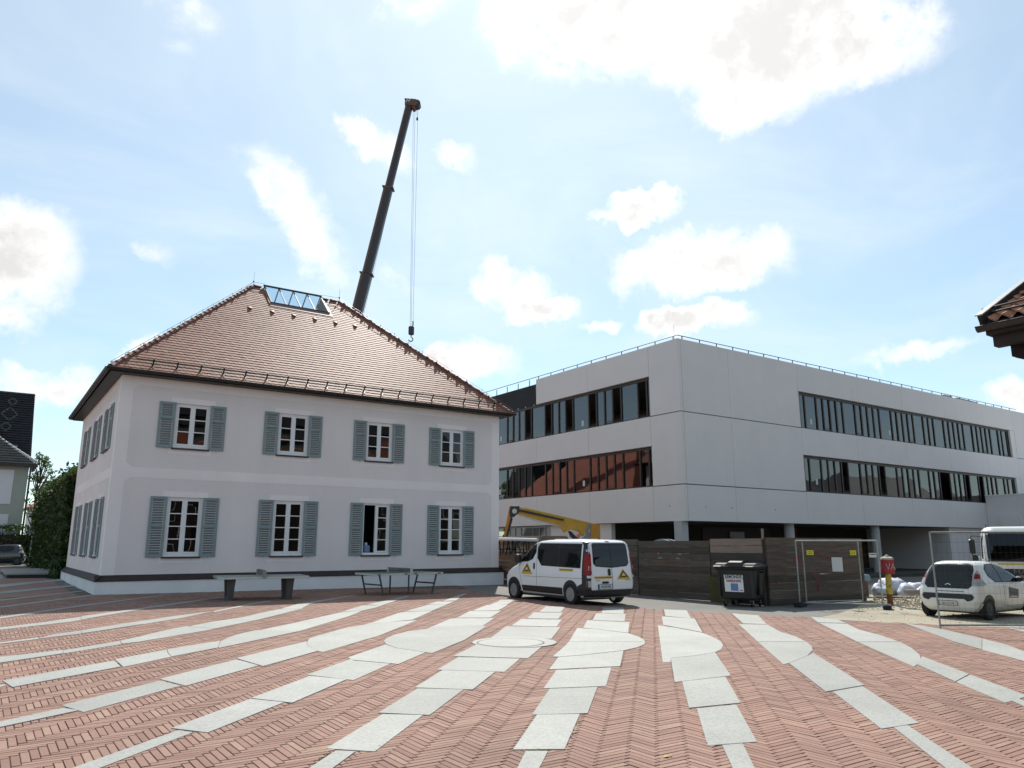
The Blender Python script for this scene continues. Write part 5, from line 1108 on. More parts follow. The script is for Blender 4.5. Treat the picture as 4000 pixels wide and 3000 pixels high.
# ------------------------------------------------------------------ waste container
def waste_container():
    t = thing('waste_container', 'black wheeled waste container with white paper recycling label', 'container', (19.55, 15.78, gz(19.5, 15.8)), R(-72))   # front looks along local -Y
    def rg(z, hx, hy, oy=0, r=.06): 
        pts = []
        for sx, sy, a0 in ((1, -1, -90), (1, 1, 0), (-1, 1, 90), (-1, -1, 180)):
            for i in range(3): a = R(a0 + 45 * i); pts.append((sx * (hx - r) + r * math.cos(a), oy + sy * (hy - r) + r * math.sin(a), z))
        return pts
    MB().loft([rg(.20, .50, .38), rg(.26, .535, .41), rg(.75, .575, .455), rg(1.08, .61, .49), rg(1.12, .64, .52), rg(1.17, .655, .535), rg(1.18, .65, .53)]).build('tub', 'black_plastic', t)
    for x in (-.52, .52): MB().box(x - .035, x + .035, -.50, -.40, .3, 1.08).build('rib', 'black_plastic', t)
    for s in (1, -1):
        MB().bbox(s * .60 - .035, s * .60 + .035, -.16, .10, .35, 1.0, .02).build('side_rib', 'black_plastic', t); MB().cyl((s * .62, 0, 1.03), (s * .72, 0, 1.03), .03, n=10).build('trunnion', 'black_plastic', t)
    ld = MB(); N_ = 9
    def dome(x0, x1, h, e):
        rr = lambda y, zz: [(x0, y, 1.19), (x0 + .04, y, 1.19 + zz), (x1 - .04, y, 1.19 + zz), (x1, y, 1.19)]
        ld.loft([rr(-.56 + e, .015), rr(-.50 + e, h * .75), rr(-.3, h), rr(.1, h * .95), rr(.42, h * .7), rr(.53, .03)])
    dome(-.66, -.25, .10, .03); dome(-.245, .245, .165, .0); dome(.25, .66, .10, .03); ld.bbox(-.70, .70, -.59, .57, 1.182, 1.20, .006); ld.build('lid', 'black_plastic', t)
    for x in (-.5, .5): MB().cyl((x - .12, -.62, 1.185), (x + .12, -.62, 1.185), .018, n=8).build('lid_grip', 'black_plastic', t)
    for x in (-.42, .42):
        for y in (-.32, .32):
            w = MB().lathe([(.06, -.025), (.1, -.025), (.1, .025), (.06, .025)], n=16, M=Matrix.Translation((x, y, .10)) @ Matrix.Rotation(math.pi / 2, 4, 'Y')).build('castor', 'rubber', t); MB().box(x - .045, x - .03, y - .03, y + .03, .08, .22).box(x + .03, x + .045, y - .03, y + .03, .08, .22).build('fork', 'steel', w)
    # label follows the slanted front
    f = lambda z: -(.41 + (z - .26) * (.455 - .41) / .49) - .004 if z < .75 else -(.455 + (z - .75) * (.49 - .455) / .33) - .004
    def sheet(x0, x1, z0, z1, o): return MB().quad((x0, f(z0) - o, z0), (x1, f(z0) - o, z0), (x1, f(z1) - o, z1), (x0, f(z1) - o, z1))
    lb = sheet(-.36, .23, .44, .94, .0).build('label_sheet', 'label_white', t); sheet(-.36, .23, .818, .830, .002).build('label_rule', 'ink', lb)
    tl = math.atan2(.045, .49)
    def lt(txt, z, size, m, sx, x=-.065): text('lettering', txt, size, m, lb, Matrix.Translation((x, f(z) - .004, z)) @ Matrix.Rotation(tl, 4, 'X'), .001, sx, .004)
    lt('REMONDIS', .885, .125, 'ink', .86); lt('PAPIER/PAPPE', .755, .10, 'ink_red', .78); sheet(-.17, .06, .47, .69, .003).build('label_picture', 'ink_blue', lb); sheet(.11, .2, .475, .50, .003).build('label_line', 'ink_red', lb)
waste_container()

# ------------------------------------------------------------------ wire site fence
def fence_panel(label, p, q, H_=2.0, z=None, group='wire site fence panels', wires=True, feet=True):
    p, q = Vector((*p, 0)), Vector((*q, 0)); d = (q - p).normalized(); L_ = (q - p).length; t = thing('site_fence', label, 'fence', (p.x, p.y, gz(p.x, p.y) if z is None else z), math.atan2(d.y, d.x), group)
    z0 = .12; r = .021
    for x in (0, L_): MB().cyl((x, 0, .0), (x, 0, H_ + .02), r, n=8).build('post', 'galvanised', t)
    MB().cyl((0, 0, H_), (L_, 0, H_), r, n=8).build('top_rail', 'galvanised', t); MB().cyl((0, 0, z0), (L_, 0, z0), r, n=8).build('bottom_rail', 'galvanised', t)
    w = MB(); n = int(L_ / .12)
    for i in range(1, n): w.box(i * L_ / n - .0009, i * L_ / n + .0009, -.0009, .0009, z0, H_)
    for i in range(1, 9): zz = z0 + (H_ - z0) * i / 9; w.box(0, L_, -.0016, .0016, zz - .0016, zz + .0016)
    w.build('wire_mesh', 'wire', t, kind='stuff')
    return t
fa = fence_panel('left wire fence panel with white notice in front of the brown hoarding', (20.95, 14.74), (22.35, 12.9), 1.98)
fb = fence_panel('wire fence panel standing between the hoarding and the notice panel', (21.45, 14.85), (23.56, 14.25), 1.98)
fc = fence_panel('nearest wire fence panel in front of the small white hatchback', (18.05, 9.12), (20.95, 7.12), 2.17, gz(18, 9.1) - .02)
for par, x, z, w, h, m in ((fa, .40, 1.62, .2, .14, 'sign_yellow'), (fa, 1.62, 1.62, .17, .14, 'sign_yellow'), (fa, 1.15, 1.27, .30, .42, 'paper'), (fa, 2.16, 1.55, .2, .13, 'plate_white')):
    s = MB().box(x - w / 2, x + w / 2, -.03, -.024, z - h / 2, z + h / 2).build('notice', m, par)
    if m == 'sign_yellow': MB().box(x - w * .38, x + w * .38, -.032, -.0302, z + h * .1, z + h * .2).box(x - w * .38, x + w * .3, -.032, -.0302, z - h * .25, z - h * .15).build('notice_line', 'ink', s)
    if m == 'plate_white': MB().box(x - w * .4, x + w * .4, -.032, -.0302, z + h * .1, z + h * .28).build('notice_line', 'ink', s)
def foot(label, x, y, rz):
    t = thing('fence_foot', label, 'foot block', (x, y, gz(x, y)), rz, 'fence foot blocks')
    MB().bbox(-.36, .36, -.115, .115, 0, .145, .02).build('block', 'rubber', t); MB().lathe([(.03, .146), (.03, .152), (.022, .152)], (.1, 0, 0), 10).build('socket', 'rubber', t)
foot('dark fence foot block at left end of the notice fence panel', 20.92, 14.70, R(20)); foot('dark fence foot block at right end of the notice fence panel', 22.4, 12.8, R(30))

# ------------------------------------------------------------------ hydrant post, rubble, bags, timber
def hydrant():
    x, y = 24.1, 13.66; t = thing('hydrant_post', 'tall leaning yellow hydrant post with faded red and white hood', 'hydrant', (x, y, gz(x, y))); t.rotation_euler = (R(4), R(-5), 0)
    MB().lathe([(.085, -.1), (.085, .34), (.1, .36)], n=16).build('foot', 'bollard_rust', t); MB().lathe([(.1, .36), (.11, .5), (.092, .55), (.09, 1.0), (.1, 1.03)], n=16).build('stem', 'bollard_yellow', t)
    MB().cyl((-.05, -.07, .62), (-.1, -.15, .62), .04, n=10).build('outlet', 'steel', t)
    hd = MB().lathe([(.20, 1.0), (.205, 1.02), (.19, 1.42), (.18, 1.45)], n=20).build('hood', 'bollard_red', t); MB().lathe([(.195, 1.451), (.17, 1.50), (.07, 1.53), (.05, 1.56), (.03, 1.58)], n=20).build('hood_cap', 'stone', hd)
    M = Matrix.Rotation(AZ - math.pi / 2, 4, 'Z') @ Matrix.Translation((0, -.204, 1.22)); text('hood_mark', 'VA', .30, 'hood_white', hd, M, .008, .8)
hydrant()
def gravel_patch():
    pts = [(17.9, 12.2), (18.3, 10.9), (19.2, 9.2), (20.2, 8.2), (24, 4), (34, 2), (40, 12), (36, 22), (27, 22), (26, 15.2), (21.5, 13.4), (19.5, 12.6)]
    o = MB().quad(*[TILT @ Vector((x, y, .006)) for x, y in pts]).build('gravel', 'gravel', kind='structure')
    mb = MB(); random.seed(5)
    for i in range(2600):
        if i < 1500: x, y = random.gauss(25.5, 1.6), random.gauss(13.0, 1.3)
        else: x, y = random.uniform(18.5, 31), random.uniform(7, 18)
        if not inpoly(np.array([x]), np.array([y]), pts)[0]: continue
        hgt = max(0, .20 * math.exp(-((x - 26.2) ** 2 + (y - 13.8) ** 2) / 2.2)); s = random.uniform(.012, .05) * (1.2 if i < 1500 else .7); z = gz(x, y) + hgt
        M = Matrix.Translation((x, y, z)) @ Euler((random.random() * 6, random.random() * 6, random.random() * 6)).to_matrix().to_4x4()
        a, b, c = s, s * random.uniform(.6, 1), s * random.uniform(.4, .8); vs = [M @ Vector(v) for v in ((a, 0, 0), (-a, 0, 0), (0, b, 0), (0, -b, 0), (0, 0, c), (0, 0, -c))]
        mb.add(vs, [(0, 2, 4), (2, 1, 4), (1, 3, 4), (3, 0, 4), (2, 0, 5), (1, 2, 5), (3, 1, 5), (0, 3, 5)], random.random())
    tag(mb.build('loose_stones', 'stone', kind='stuff'), 'loose pale stones scattered over the gravel around the hydrant post', 'stones')
    hp = MB(); n = 22; vs = []
    for i in range(n):
        for j in range(n):
            x = 23.4 + 5.6 * i / (n - 1); y = 11.2 + 5.2 * j / (n - 1); hgt = .20 * math.exp(-((x - 26.2) ** 2 + (y - 13.8) ** 2) / 2.2) + random.uniform(-.012, .012) - .03; vs.append((x, y, gz(x, y) + hgt))
    hp.add(vs, [(i * n + j, i * n + j + 1, (i + 1) * n + j + 1, (i + 1) * n + j) for i in range(n - 1) for j in range(n - 1)]); o2 = hp.build('rubble_heap', 'gravel', kind='structure', smooth=True)
gravel_patch()
def lumpy(r, seed, sq=.7):
    random.seed(seed); bm = bmesh.new(); bmesh.ops.create_icosphere(bm, subdivisions=3, radius=1); k = [Vector((random.gauss(0, 1), random.gauss(0, 1), random.gauss(0, 1))).normalized() for _ in range(9)]
    for v in bm.verts:
        d = v.co.normalized(); f = 1 + sum(.10 * math.cos(5 * d.dot(q) + i) + .05 * math.cos(13 * d.dot(q) + 2 * i) for i, q in enumerate(k)) * .5; v.co = Vector((d.x * r * f, d.y * r * f * .9, (d.z * sq * r * f)))
    me = bpy.data.meshes.new('bag'); bm.to_mesh(me); bm.free(); me.materials.append(MATS['bag']); me.shade_smooth(); return me
for i, (x, y, r, lb) in enumerate(((28.4, 15.9, .52, 'largest pale plastic sack of the heap beside the hydrant post'), (29.3, 15.5, .40, 'small pale plastic sack at right end of the sack heap'), (28.0, 15.2, .36, 'low pale plastic sack in front of the biggest sack'), (28.9, 16.4, .42, 'pale plastic sack at the back of the sack heap'), (27.5, 15.9, .33, 'pale plastic sack nearest the yellow hydrant post'), (28.7, 15.0, .26, 'smallest pale plastic sack lying at the front of the heap'))):
    o = link('plastic_sack', lumpy(r, i + 3)); o.location = (x, y, gz(x, y) + r * .5 + .08); tag(o, lb, 'sack', 'plastic sacks by the hydrant')
bo = link('boulder', lumpy(.38, 31, .8)); bo.data.materials.clear(); bo.data.materials.append(MATS['stone']); bo.location = (29.7, 14.6, gz(29.7, 14.6) + .25); tag(bo, 'light brown boulder right of the plastic sacks', 'boulder')
wd = MB().box(-.4, .4, -.08, .08, 0, .13).build('timber_block', 'board_light'); wd.location = (27.3, 14.5, gz(27.3, 14.5) + .22); wd.rotation_euler = (0, 0, R(-30)); tag(wd, 'pale timber block lying in front of the plastic sacks', 'timber')
for i, (x, y, a, lb) in enumerate(((25.2, 14.5, -40, 'thin pale plank lying on rubble left of the hydrant post'), (25.4, 14.2, -48, 'lower of two thin planks lying by the hydrant post'))):
    o = MB().box(-.6, .6, -.06, .06, 0, .03).build('plank', 'board_light'); o.location = (x, y, gz(x, y) + .14 + .04 * i); o.rotation_euler = (R(3), 0, R(a)); tag(o, lb, 'plank', 'planks on the rubble')
tp = thing('tarpaulin_crate', 'blue tarpaulin over a crate behind the wire fence panels', 'crate', (26.9, 17.0, gz(26.9, 17)), R(-30)); MB().bbox(-.7, .7, -.5, .5, 0, .55, .02).build('crate', 'board_warm', tp); MB().bbox(-.78, .78, -.58, .58, .555, .80, .05).build('tarpaulin', 'tarp_blue', tp)

# ------------------------------------------------------------------ yellow aerial platform behind the hoarding (drawn on its own axis: x to the right of the view)
def aerial_platform():
    D = 38.0; base = FW * D; t = thing('aerial_platform', 'yellow aerial work platform with folded boom behind the white van', 'work platform', (base.x, base.y, gz(base.x, base.y)), AZ - math.pi / 2)
    k = D / 2950.0
    def P(a, b): px, py = 1940 + a * .20796, 1950 + b * .20796; yc = (1500 - py) / 2950; f = math.cos(PITCH) - yc * math.sin(PITCH); return ((px - 2000) / 2950 * D / f, EYE + (math.sin(PITCH) + yc * math.cos(PITCH)) * D / f)
    def plate(name, m, pts, y0, y1, par=t):
        mb = MB(); q = [P(*p) for p in pts]; mb.loft([[(x, y0, z) for x, z in q], [(x, y1, z) for x, z in q]]); return mb.build(name, m, par)
    bm_ = plate('main_boom', 'machine_yellow', [(390, 285), (430, 155), (1840, 470), (1700, 560), (1290, 560)], -.22, .22)
    plate('boom_side_rail', 'car_black', [(420, 190), (1260, 380), (1250, 410), (400, 232)], -.30, -.225, bm_); plate('boom_top_strip', 'decal_yellow', [(520, 160), (1830, 463), (1830, 476), (520, 186)], -.24, -.221, bm_)  # plain black bar along the boom's near side, yellow strip on top
    plate('cable_chain', 'table_edge', [(400, 290), (430, 335), (1000, 485), (1200, 520), (1180, 500), (980, 452), (640, 360)], -.26, -.222, bm_)
    plate('lower_arm', 'machine_orange', [(245, 130), (320, 130), (180, 720), (125, 720)], -.14, .14); plate('lower_arm_cylinder', 'car_black', [(265, 330), (305, 370), (215, 700), (175, 700)], -.2, -.145)
    plate('elbow_joint', 'car_black', [(260, 140), (430, 135), (420, 250), (330, 330), (255, 350), (240, 240)], -.26, .26); MB().lathe([(.12, -.3), (.12, .3)], n=14, M=Matrix.Translation((P(335, 230)[0], 0, P(335, 230)[1])) @ Matrix.Rotation(math.pi / 2, 4, 'X')).build('elbow_pin', 'steel', t)
    plate('boom_head', 'machine_yellow', [(1200, 540), (1270, 630), (1400, 560), (1540, 600), (1600, 690), (1650, 640), (1740, 470), (1640, 450), (1500, 440)], -.30, -.225); plate('boom_head', 'machine_yellow', [(1200, 540), (1270, 630), (1400, 560), (1540, 600), (1600, 690), (1650, 640), (1740, 470), (1640, 450), (1500, 440)], .225, .30)
    for a, b, r in ((1610, 520, .1), (1275, 590, .06), (1620, 655, .1)): x, z = P(a, b); MB().lathe([(r, -.34), (r, -.302)], n=14, M=Matrix.Translation((x, 0, z)) @ Matrix.Rotation(math.pi / 2, 4, 'X')).build('pivot', 'bollard_rust' if b > 540 else 'machine_grey', t)
    plate('lift_cylinder', 'car_black', [(1340, 600), (1390, 600), (1480, 690), (1700, 900), (1650, 940), (1380, 700)], -.1, .1)
    plate('turret_side', 'machine_grey', [(1640, 690), (1660, 620), (1690, 470), (1730, 455), (1750, 470), (1750, 1500), (1560, 1500), (1570, 740)], -.32, -.305); plate('turret', 'machine_orange', [(1752, 472), (1920, 472), (1920, 1500), (1752, 1500)], -.6, .6); plate('warning_label', 'plate_white', [(1722, 560), (1742, 560), (1742, 625), (1722, 625)], -.33, -.322)
    x, z = P(1530, 690); MB().lathe([(.06, -.08), (.09, -.02), (.08, .06), (.03, .1)], (x, -.2, z), 12).build('beacon', 'lamp_amber', t); MB().cyl((x, -.2, .9), (x, -.2, z - .08), .02, n=6).build('beacon_stem', 'car_black', t)
    MB().bbox(.0, 3.6, -.9, .9, .35, .95, .05).build('chassis', 'machine_yellow', t)
    for xx in (.6, 3.0):
        for y in (-.95, .95): MB().lathe([(.2, -.14), (.42, -.14), (.42, .14), (.2, .14)], n=20, M=Matrix.Translation((xx, y, .42)) @ Matrix.Rotation(math.pi / 2, 4, 'X')).build('wheel', 'rubber', t)
    b = MB(); b.tube([(-1.5, -.4, 1.2), (.1, -.4, 1.2), (.1, .4, 1.2), (-1.5, .4, 1.2), (-1.5, -.4, 1.2)], .02); b.tube([(-1.5, -.4, .3), (.1, -.4, .3), (.1, .4, .3), (-1.5, .4, .3), (-1.5, -.4, .3)], .02); b.box(-1.5, .1, -.4, .4, .28, .31)
    for x in (-1.5, -.7, .1):
        for y in (-.4, .4): b.cyl((x, y, .3), (x, y, 1.2), .018)
    b.build('basket', 'machine_yellow', t)
aerial_platform()

# ------------------------------------------------------------------ mobile crane behind the house
def crane():
    foot_ = Vector((25.5, 72.2, gz(25.5, 72.2))); t = thing('mobile_crane', 'tall telescopic crane boom rising behind the tiled roof', 'crane', foot_, AZ - math.pi / 2)     # local x = right of the view
    def W(p): return Matrix.Rotation(-(AZ - math.pi / 2), 4, 'Z') @ (Vector(p) - foot_)
    top = W((33.0, 67.19, 48.57)); base = W((25.56, 72.24, 3.4)); ax = (top - base).normalized(); L_ = (top - base).length; x = Vector((0, 1, 0)).cross(ax).normalized() * 1; y = ax.cross(x)
    x = x if x.x > 0 else -x; y = Vector((0, 1, 0)) - ax * ax.y; y.normalize(); x = y.cross(ax); x = x if x.x > 0 else -x
    def sect(name, s0, s1, w, h):
        a, b = base + ax * s0, base + ax * s1
        rg = lambda c: [c - x * w * .5 - y * h * .30, c - x * w * .36 - y * h * .5, c + x * w * .36 - y * h * .5, c + x * w * .5 - y * h * .30, c + x * w * .5 + y * h * .3, c + x * w * .25 + y * h * .5, c - x * w * .25 + y * h * .5, c - x * w * .5 + y * h * .3]
        o = MB().loft([rg(a), rg(b)]).build(name, 'crane_dark', t); r2 = lambda c: [c - x * w * .515 - y * h * .32, c - x * w * .34 - y * h * .515, c - x * w * .20 - y * h * .515, c - x * w * .20 + y * h * .4, c - x * w * .515 + y * h * .3]
        MB().loft([r2(a + ax * .02), r2(b - ax * .02)]).build('boom_flank', 'crane_ochre', o)
        return o
    zf = lambda z: (z - base.z) / ax.z
    f1, f2 = zf(29.0 - foot_.z), zf(38.6 - foot_.z)
    sect('boom_section', 0, f1, 1.06, 1.2); sect('boom_section', f1, f2, .90, 1.0); sect('boom_section', f2, L_, .72, .8)
    for s, w in ((f1, 1.38), (f2, 1.2)):
        c = base + ax * s; MB().loft([[c - x * w / 2 - y * .5, c + x * w / 2 - y * .5, c + x * w / 2 + y * .5, c - x * w / 2 + y * .5], [c - x * w / 2 - y * .5 + ax * .12, c + x * w / 2 - y * .5 + ax * .12, c + x * w / 2 + y * .5 + ax * .12, c - x * w / 2 + y * .5 + ax * .12]]).build('boom_collar', 'crane_ochre', t)
    h = top; K = 1.25; made = []
    def at_head(o): o.data.transform(Matrix.Translation(h) @ Matrix.Scale(K, 4) @ Matrix.Translation(-h)); return o
    hd = MB(); ring = lambda yy: [(h.x - .38, yy, h.z - .25), (h.x + .55, yy, h.z - .35), (h.x + .80, yy, h.z - .05), (h.x + .55, yy, h.z + .28), (h.x - .36, yy, h.z + .34)]
    hd.loft([ring(-.38 + h.y), ring(.38 + h.y)]); head = at_head(hd.build('boom_head', 'crane_ochre', t))
    at_head(MB().lathe([(.28, -.36), (.34, -.3), (.34, .3), (.28, .36)], n=18, M=Matrix.Translation((h.x + .62, h.y, h.z - .05)) @ Matrix.Rotation(math.pi / 2, 4, 'X')).build('sheave', 'crane_dark', head))
    at_head(MB().lathe([(.12, -.3), (.16, -.26), (.16, .26), (.12, .3)], n=14, M=Matrix.Translation((h.x + .38, h.y, h.z - .42)) @ Matrix.Rotation(math.pi / 2, 4, 'X')).build('sheave', 'vent_red', head))
    for dx, l in ((-.34, .25), (.22, .22)): at_head(MB().bar((h.x + dx, h.y, h.z + .3), (h.x + dx - .08, h.y, h.z + .3 + l), .12, .12).build('bracket', 'crane_ochre', head))
    for i, dx in enumerate((-.18, .02)): at_head(MB().bar((h.x + dx - .1, h.y - .39, h.z + .02), (h.x + dx + .08, h.y - .39, h.z + .24), .01, .08).build('warning_stripe', 'paper', head))
    hk = W((33.71, 66.67, 23.1))
    for dx0, dx1 in ((.33, -.11), (.47, -.02), (.72, .12)): MB().tube([(h.x + dx0 * K, h.y, h.z - .3 * K), (hk.x + dx1 * K, hk.y, hk.z + .3 * K)], .015, 5).build('hoist_rope', 'metal_dark', t)
    at_head(MB().cyl((h.x + .62, h.y - .1, h.z - .4), (h.x + .70, h.y - .1, h.z - 1.35), .012, n=5).build('limit_chain', 'crane_dark', t)); at_head(MB().lathe([(.06, -1.6), (.085, -1.55), (.085, -1.38), (.06, -1.34)], (h.x + .70, h.y - .1, h.z), 10).build('limit_weight', 'crane_dark', t))
    def at_hook(o): o.data.transform(Matrix.Translation(hk) @ Matrix.Scale(K, 4) @ Matrix.Translation(-hk)); return o
    at_hook(MB().bbox(hk.x - .22, hk.x + .22, hk.y - .18, hk.y + .18, hk.z - .42, hk.z + .3, .06).cyl((hk.x + .12, hk.y, hk.z + .25), (hk.x + .12, hk.y, hk.z + .75), .05, n=8).build('hook_block', 'crane_dark', t))
    hkm = MB(); pts = [(hk.x, hk.y, hk.z - .4), (hk.x, hk.y, hk.z - .62)] + [(hk.x - .02 + .17 * math.sin(a), hk.y, hk.z - .80 + .17 * math.cos(a)) for a in np.linspace(.1, 4.6, 12)]
    at_hook(hkm.tube(pts, .045, 7).build('hook', 'crane_dark', t))
    MB().tube([base + ax * 3 + x * 1.1, h + Vector((.15, 0, -.45))], .014, 4).build('pendant_rope', 'metal_dark', t)
    MB().bbox(-3.2, 1.6, -1.3, 1.3, 1.6, 3.2, .1).build('superstructure', 'crane_ochre', t); MB().bbox(-6, 6, -1.35, 1.35, .7, 1.55, .1).build('carrier', 'crane_ochre', t)
    for xx in (-4.6, -3.2, 2.6, 4.2):
        for yy in (-1.15, 1.15): MB().lathe([(.3, -.2), (.62, -.2), (.62, .2), (.3, .2)], n=20, M=Matrix.Translation((xx, yy, .62)) @ Matrix.Rotation(math.pi / 2, 4, 'X')).build('wheel', 'rubber', t)
crane()

lx, ly = GP(2300 + 1240 * 540 / 2212.0, 2600 + 1480 * 540 / 2212.0)
lf = MB(); lf.quad((-.035, 0, .004), (0, -.022, .012), (.04, .004, .006), (.004, .026, .010)).quad((.02, .0, .010), (.05, -.02, .02), (.07, .01, .012)); lo_ = lf.build('fallen_leaf', 'leaf_yellow'); lo_.location = (lx, ly, gz(lx, ly) + .027); tag(lo_, 'yellow green fallen leaf on the near brick paving', 'leaf')
# ------------------------------------------------------------------ eaves of the near house at the right edge
def eaves_house():
    """long low house on the right; only its far eaves corner reaches into the picture"""
    X0, Y1, Z = 13.22, 5.5, 5.28; t = thing('tiled_eaves_house', 'red tiled roof corner with dark timber eaves at right edge', 'house', (X0, Y1, 0))
    pit = R(27); L_ = 12.0; Wd = 9.0; up = Vector((math.cos(pit), 0, math.sin(pit))); nn = Vector((-math.sin(pit), 0, math.cos(pit))); S = Wd / 2 / math.cos(pit)
    rf = MB(); o = Vector((.06, 0, Z + .05))
    rf.loft([[o, o + up * S, o + up * S + nn * .05, o + nn * .05], [o + Vector((0, -L_, 0)), o + up * S + Vector((0, -L_, 0)), o + up * S + nn * .05 + Vector((0, -L_, 0)), o + nn * .05 + Vector((0, -L_, 0))]])
    up2 = Vector((-up.x, 0, up.z)); o2 = Vector((Wd - .06, 0, Z + .05)); n2 = Vector((math.sin(pit), 0, math.cos(pit)))
    rf.loft([[o2, o2 + up2 * S, o2 + up2 * S + n2 * .05, o2 + n2 * .05], [p + Vector((0, -L_, 0)) for p in (o2, o2 + up2 * S, o2 + up2 * S + n2 * .05, o2 + n2 * .05)]]); roof_ = rf.build('roof', 'timber_dark', t)
    def pant(a):
        mb = MB(); N_ = 7; rg = lambda v: [(-.115 + .23 * i / (N_ - 1), v, .045 * math.cos(2 * math.pi * i / (N_ - 1) + .5) + (.05 if v < .1 else .012)) for i in range(N_)]
        mb.loft([rg(0), rg(.36)], closed=False, cap=False, a=a); e_ = rg(0); mb.quad(*(e_ + [(p[0], p[1], p[2] - .03) for p in reversed(e_)]), a=a); return mb.mesh('pantile', 'pantile')
    PM = [pant((i + .5) / 6) for i in range(6)]
    for r in range(5):
        for c in range(20):
            p = o + up * (r * .31 - .03) + nn * .06 + Vector((0, -.28 - c * .225, 0)); M = Matrix((Vector((0, -1, 0)), up, nn)).transposed().to_4x4(); M.translation = p; ob = link('pantile', random.choice(PM), roof_); ob.matrix_local = M
    fld = MB()
    for r in range(5, int(S / .31)): fld.bar(o + up * (r * .31) + nn * .08 + Vector((0, -.2, 0)), o + up * (r * .31) + nn * .08 + Vector((0, -L_ + .2, 0)), .3, .05)
    fld.build('tile_field', 'pantile', roof_, kind='stuff')
    MB().bar(o + nn * .10 + Vector((0, -.06, 0)) - up * .08, o + nn * .10 + Vector((0, -.06, 0)) + up * S, .05, .2).build('verge_board', 'timber_dark', t); MB().bar(o + nn * .215 + Vector((0, -.06, 0)) - up * .08, o + nn * .215 + Vector((0, -.06, 0)) + up * S, .12, .02).build('verge_capping', 'steel', t)
    g = MB(); N_ = 7; rr = .085; rg = lambda y, r: [(-.02 + r * math.cos(math.pi + math.pi * i / (N_ - 1)), y, Z + .02 + r * math.sin(math.pi + math.pi * i / (N_ - 1))) for i in range(N_)]
    g.loft([rg(.02, rr), rg(-L_, rr)], closed=False, cap=False); g.loft([rg(.02, rr - .006), rg(-L_, rr - .006)], closed=False, cap=False); g.quad(*rg(.02, rr)); g.cyl((-.02 - rr, .02, Z + .02), (-.02 - rr, -L_, Z + .02), .012, n=6); g.build('gutter', 'gutter', t)
    MB().tube([o + up * .42 + nn * .20 + Vector((0, .06, 0)), o + up * .42 + nn * .20 + Vector((0, -L_, 0))], .018, 6).build('snow_rail', 'gutter', t); MB().tube([o + up * .26 + nn * .15 + Vector((0, -.1, 0)), o + up * .26 + nn * .15 + Vector((0, -L_, 0))], .018, 6).build('snow_rail', 'gutter', t)
    # soffit and stepped purlin ends under the verge
    MB().box(.03, 1.0, -L_, -.08, Z - .12, Z + .02).build('soffit', 'timber_dark', t); MB().box(.16, .34, -L_, -.12, Z - .30, Z - .123).build('purlin', 'timber_dark', t)
    br = MB(); br.loft([[(.32, -.30, Z - .125), (.32, -.30, Z - .48), (.60, -.62, Z - .62), (.86, -.95, Z - .70), (1.0, -1.05, Z - .70), (1.0, -1.05, Z - .125)], [(.50, -.30, Z - .124), (.50, -.30, Z - .481), (.78, -.62, Z - .621), (1.04, -.95, Z - .701), (1.18, -1.05, Z - .701), (1.18, -1.05, Z - .124)]]); br.build('corbel', 'timber_dark', t)
    MB().box(1.0, Wd - 1.0, -L_ + .8, -.8, -.3, Z + .3).build('wall', 'timber_dark', t); MB().loft([[(1.0, -.8, Z + .31), (Wd - 1, -.8, Z + .31), (Wd / 2, -.8, Z + 2.6)], [(1.0, -1.0, Z + .31), (Wd - 1, -1.0, Z + .31), (Wd / 2, -1.0, Z + 2.6)]]).build('gable', 'timber_dark', t)
eaves_house()

# ------------------------------------------------------------------ other houses
def simple_house(name, label, x0, x1, y0, y1, ze, zr, wall, roofm, hip=True, ridge='x', rows=2, face='S'):
    t = thing(name, label, 'house', ((x0 + x1) / 2, (y0 + y1) / 2, 0)); cx_, cy_ = (x0 + x1) / 2, (y0 + y1) / 2; a, b = (x1 - x0) / 2, (y1 - y0) / 2
    MB().box(-a, a, -b, b, -.5, ze).build('wall', wall, t); o = .5; A_, B_ = a + o, b + o; r = MB()
    if ridge == 'x': k = A_ - B_ * .9 if hip else A_; top = [(-k, 0, zr), (k, 0, zr)]
    else: k = B_ - A_ * .9 if hip else B_; top = [(0, -k, zr), (0, k, zr)]
    e_ = [(-A_, -B_, ze), (A_, -B_, ze), (A_, B_, ze), (-A_, B_, ze)]
    if ridge == 'x': r.add(e_ + top, [(0, 1, 5, 4), (1, 2, 5), (2, 3, 4, 5), (3, 0, 4), (0, 3, 2, 1)])
    else: r.add(e_ + top, [(0, 1, 4), (1, 2, 5, 4), (2, 3, 5), (3, 0, 4, 5), (0, 3, 2, 1)])
    r.build('roof', roofm, t)
    n = max(2, int(2 * a / 3.2)); hgt = ze / rows
    for i in range(n):
        for j in range(rows):
            x = -a + 2 * a * (i + .5) / n; z = j * hgt + hgt * .32
            for s in (-1, 1):
                w = MB().box(x - .55, x + .55, s * b - .03, s * b + .03, z, z + hgt * .5).build('window', 'frame_white', t); MB().quad((x - .47, s * (b + .034), z + .08), (x + .47, s * (b + .034), z + .08), (x + .47, s * (b + .034), z + hgt * .5 - .08), (x - .47, s * (b + .034), z + hgt * .5 - .08)).build('pane', 'car_black', w)
    return t
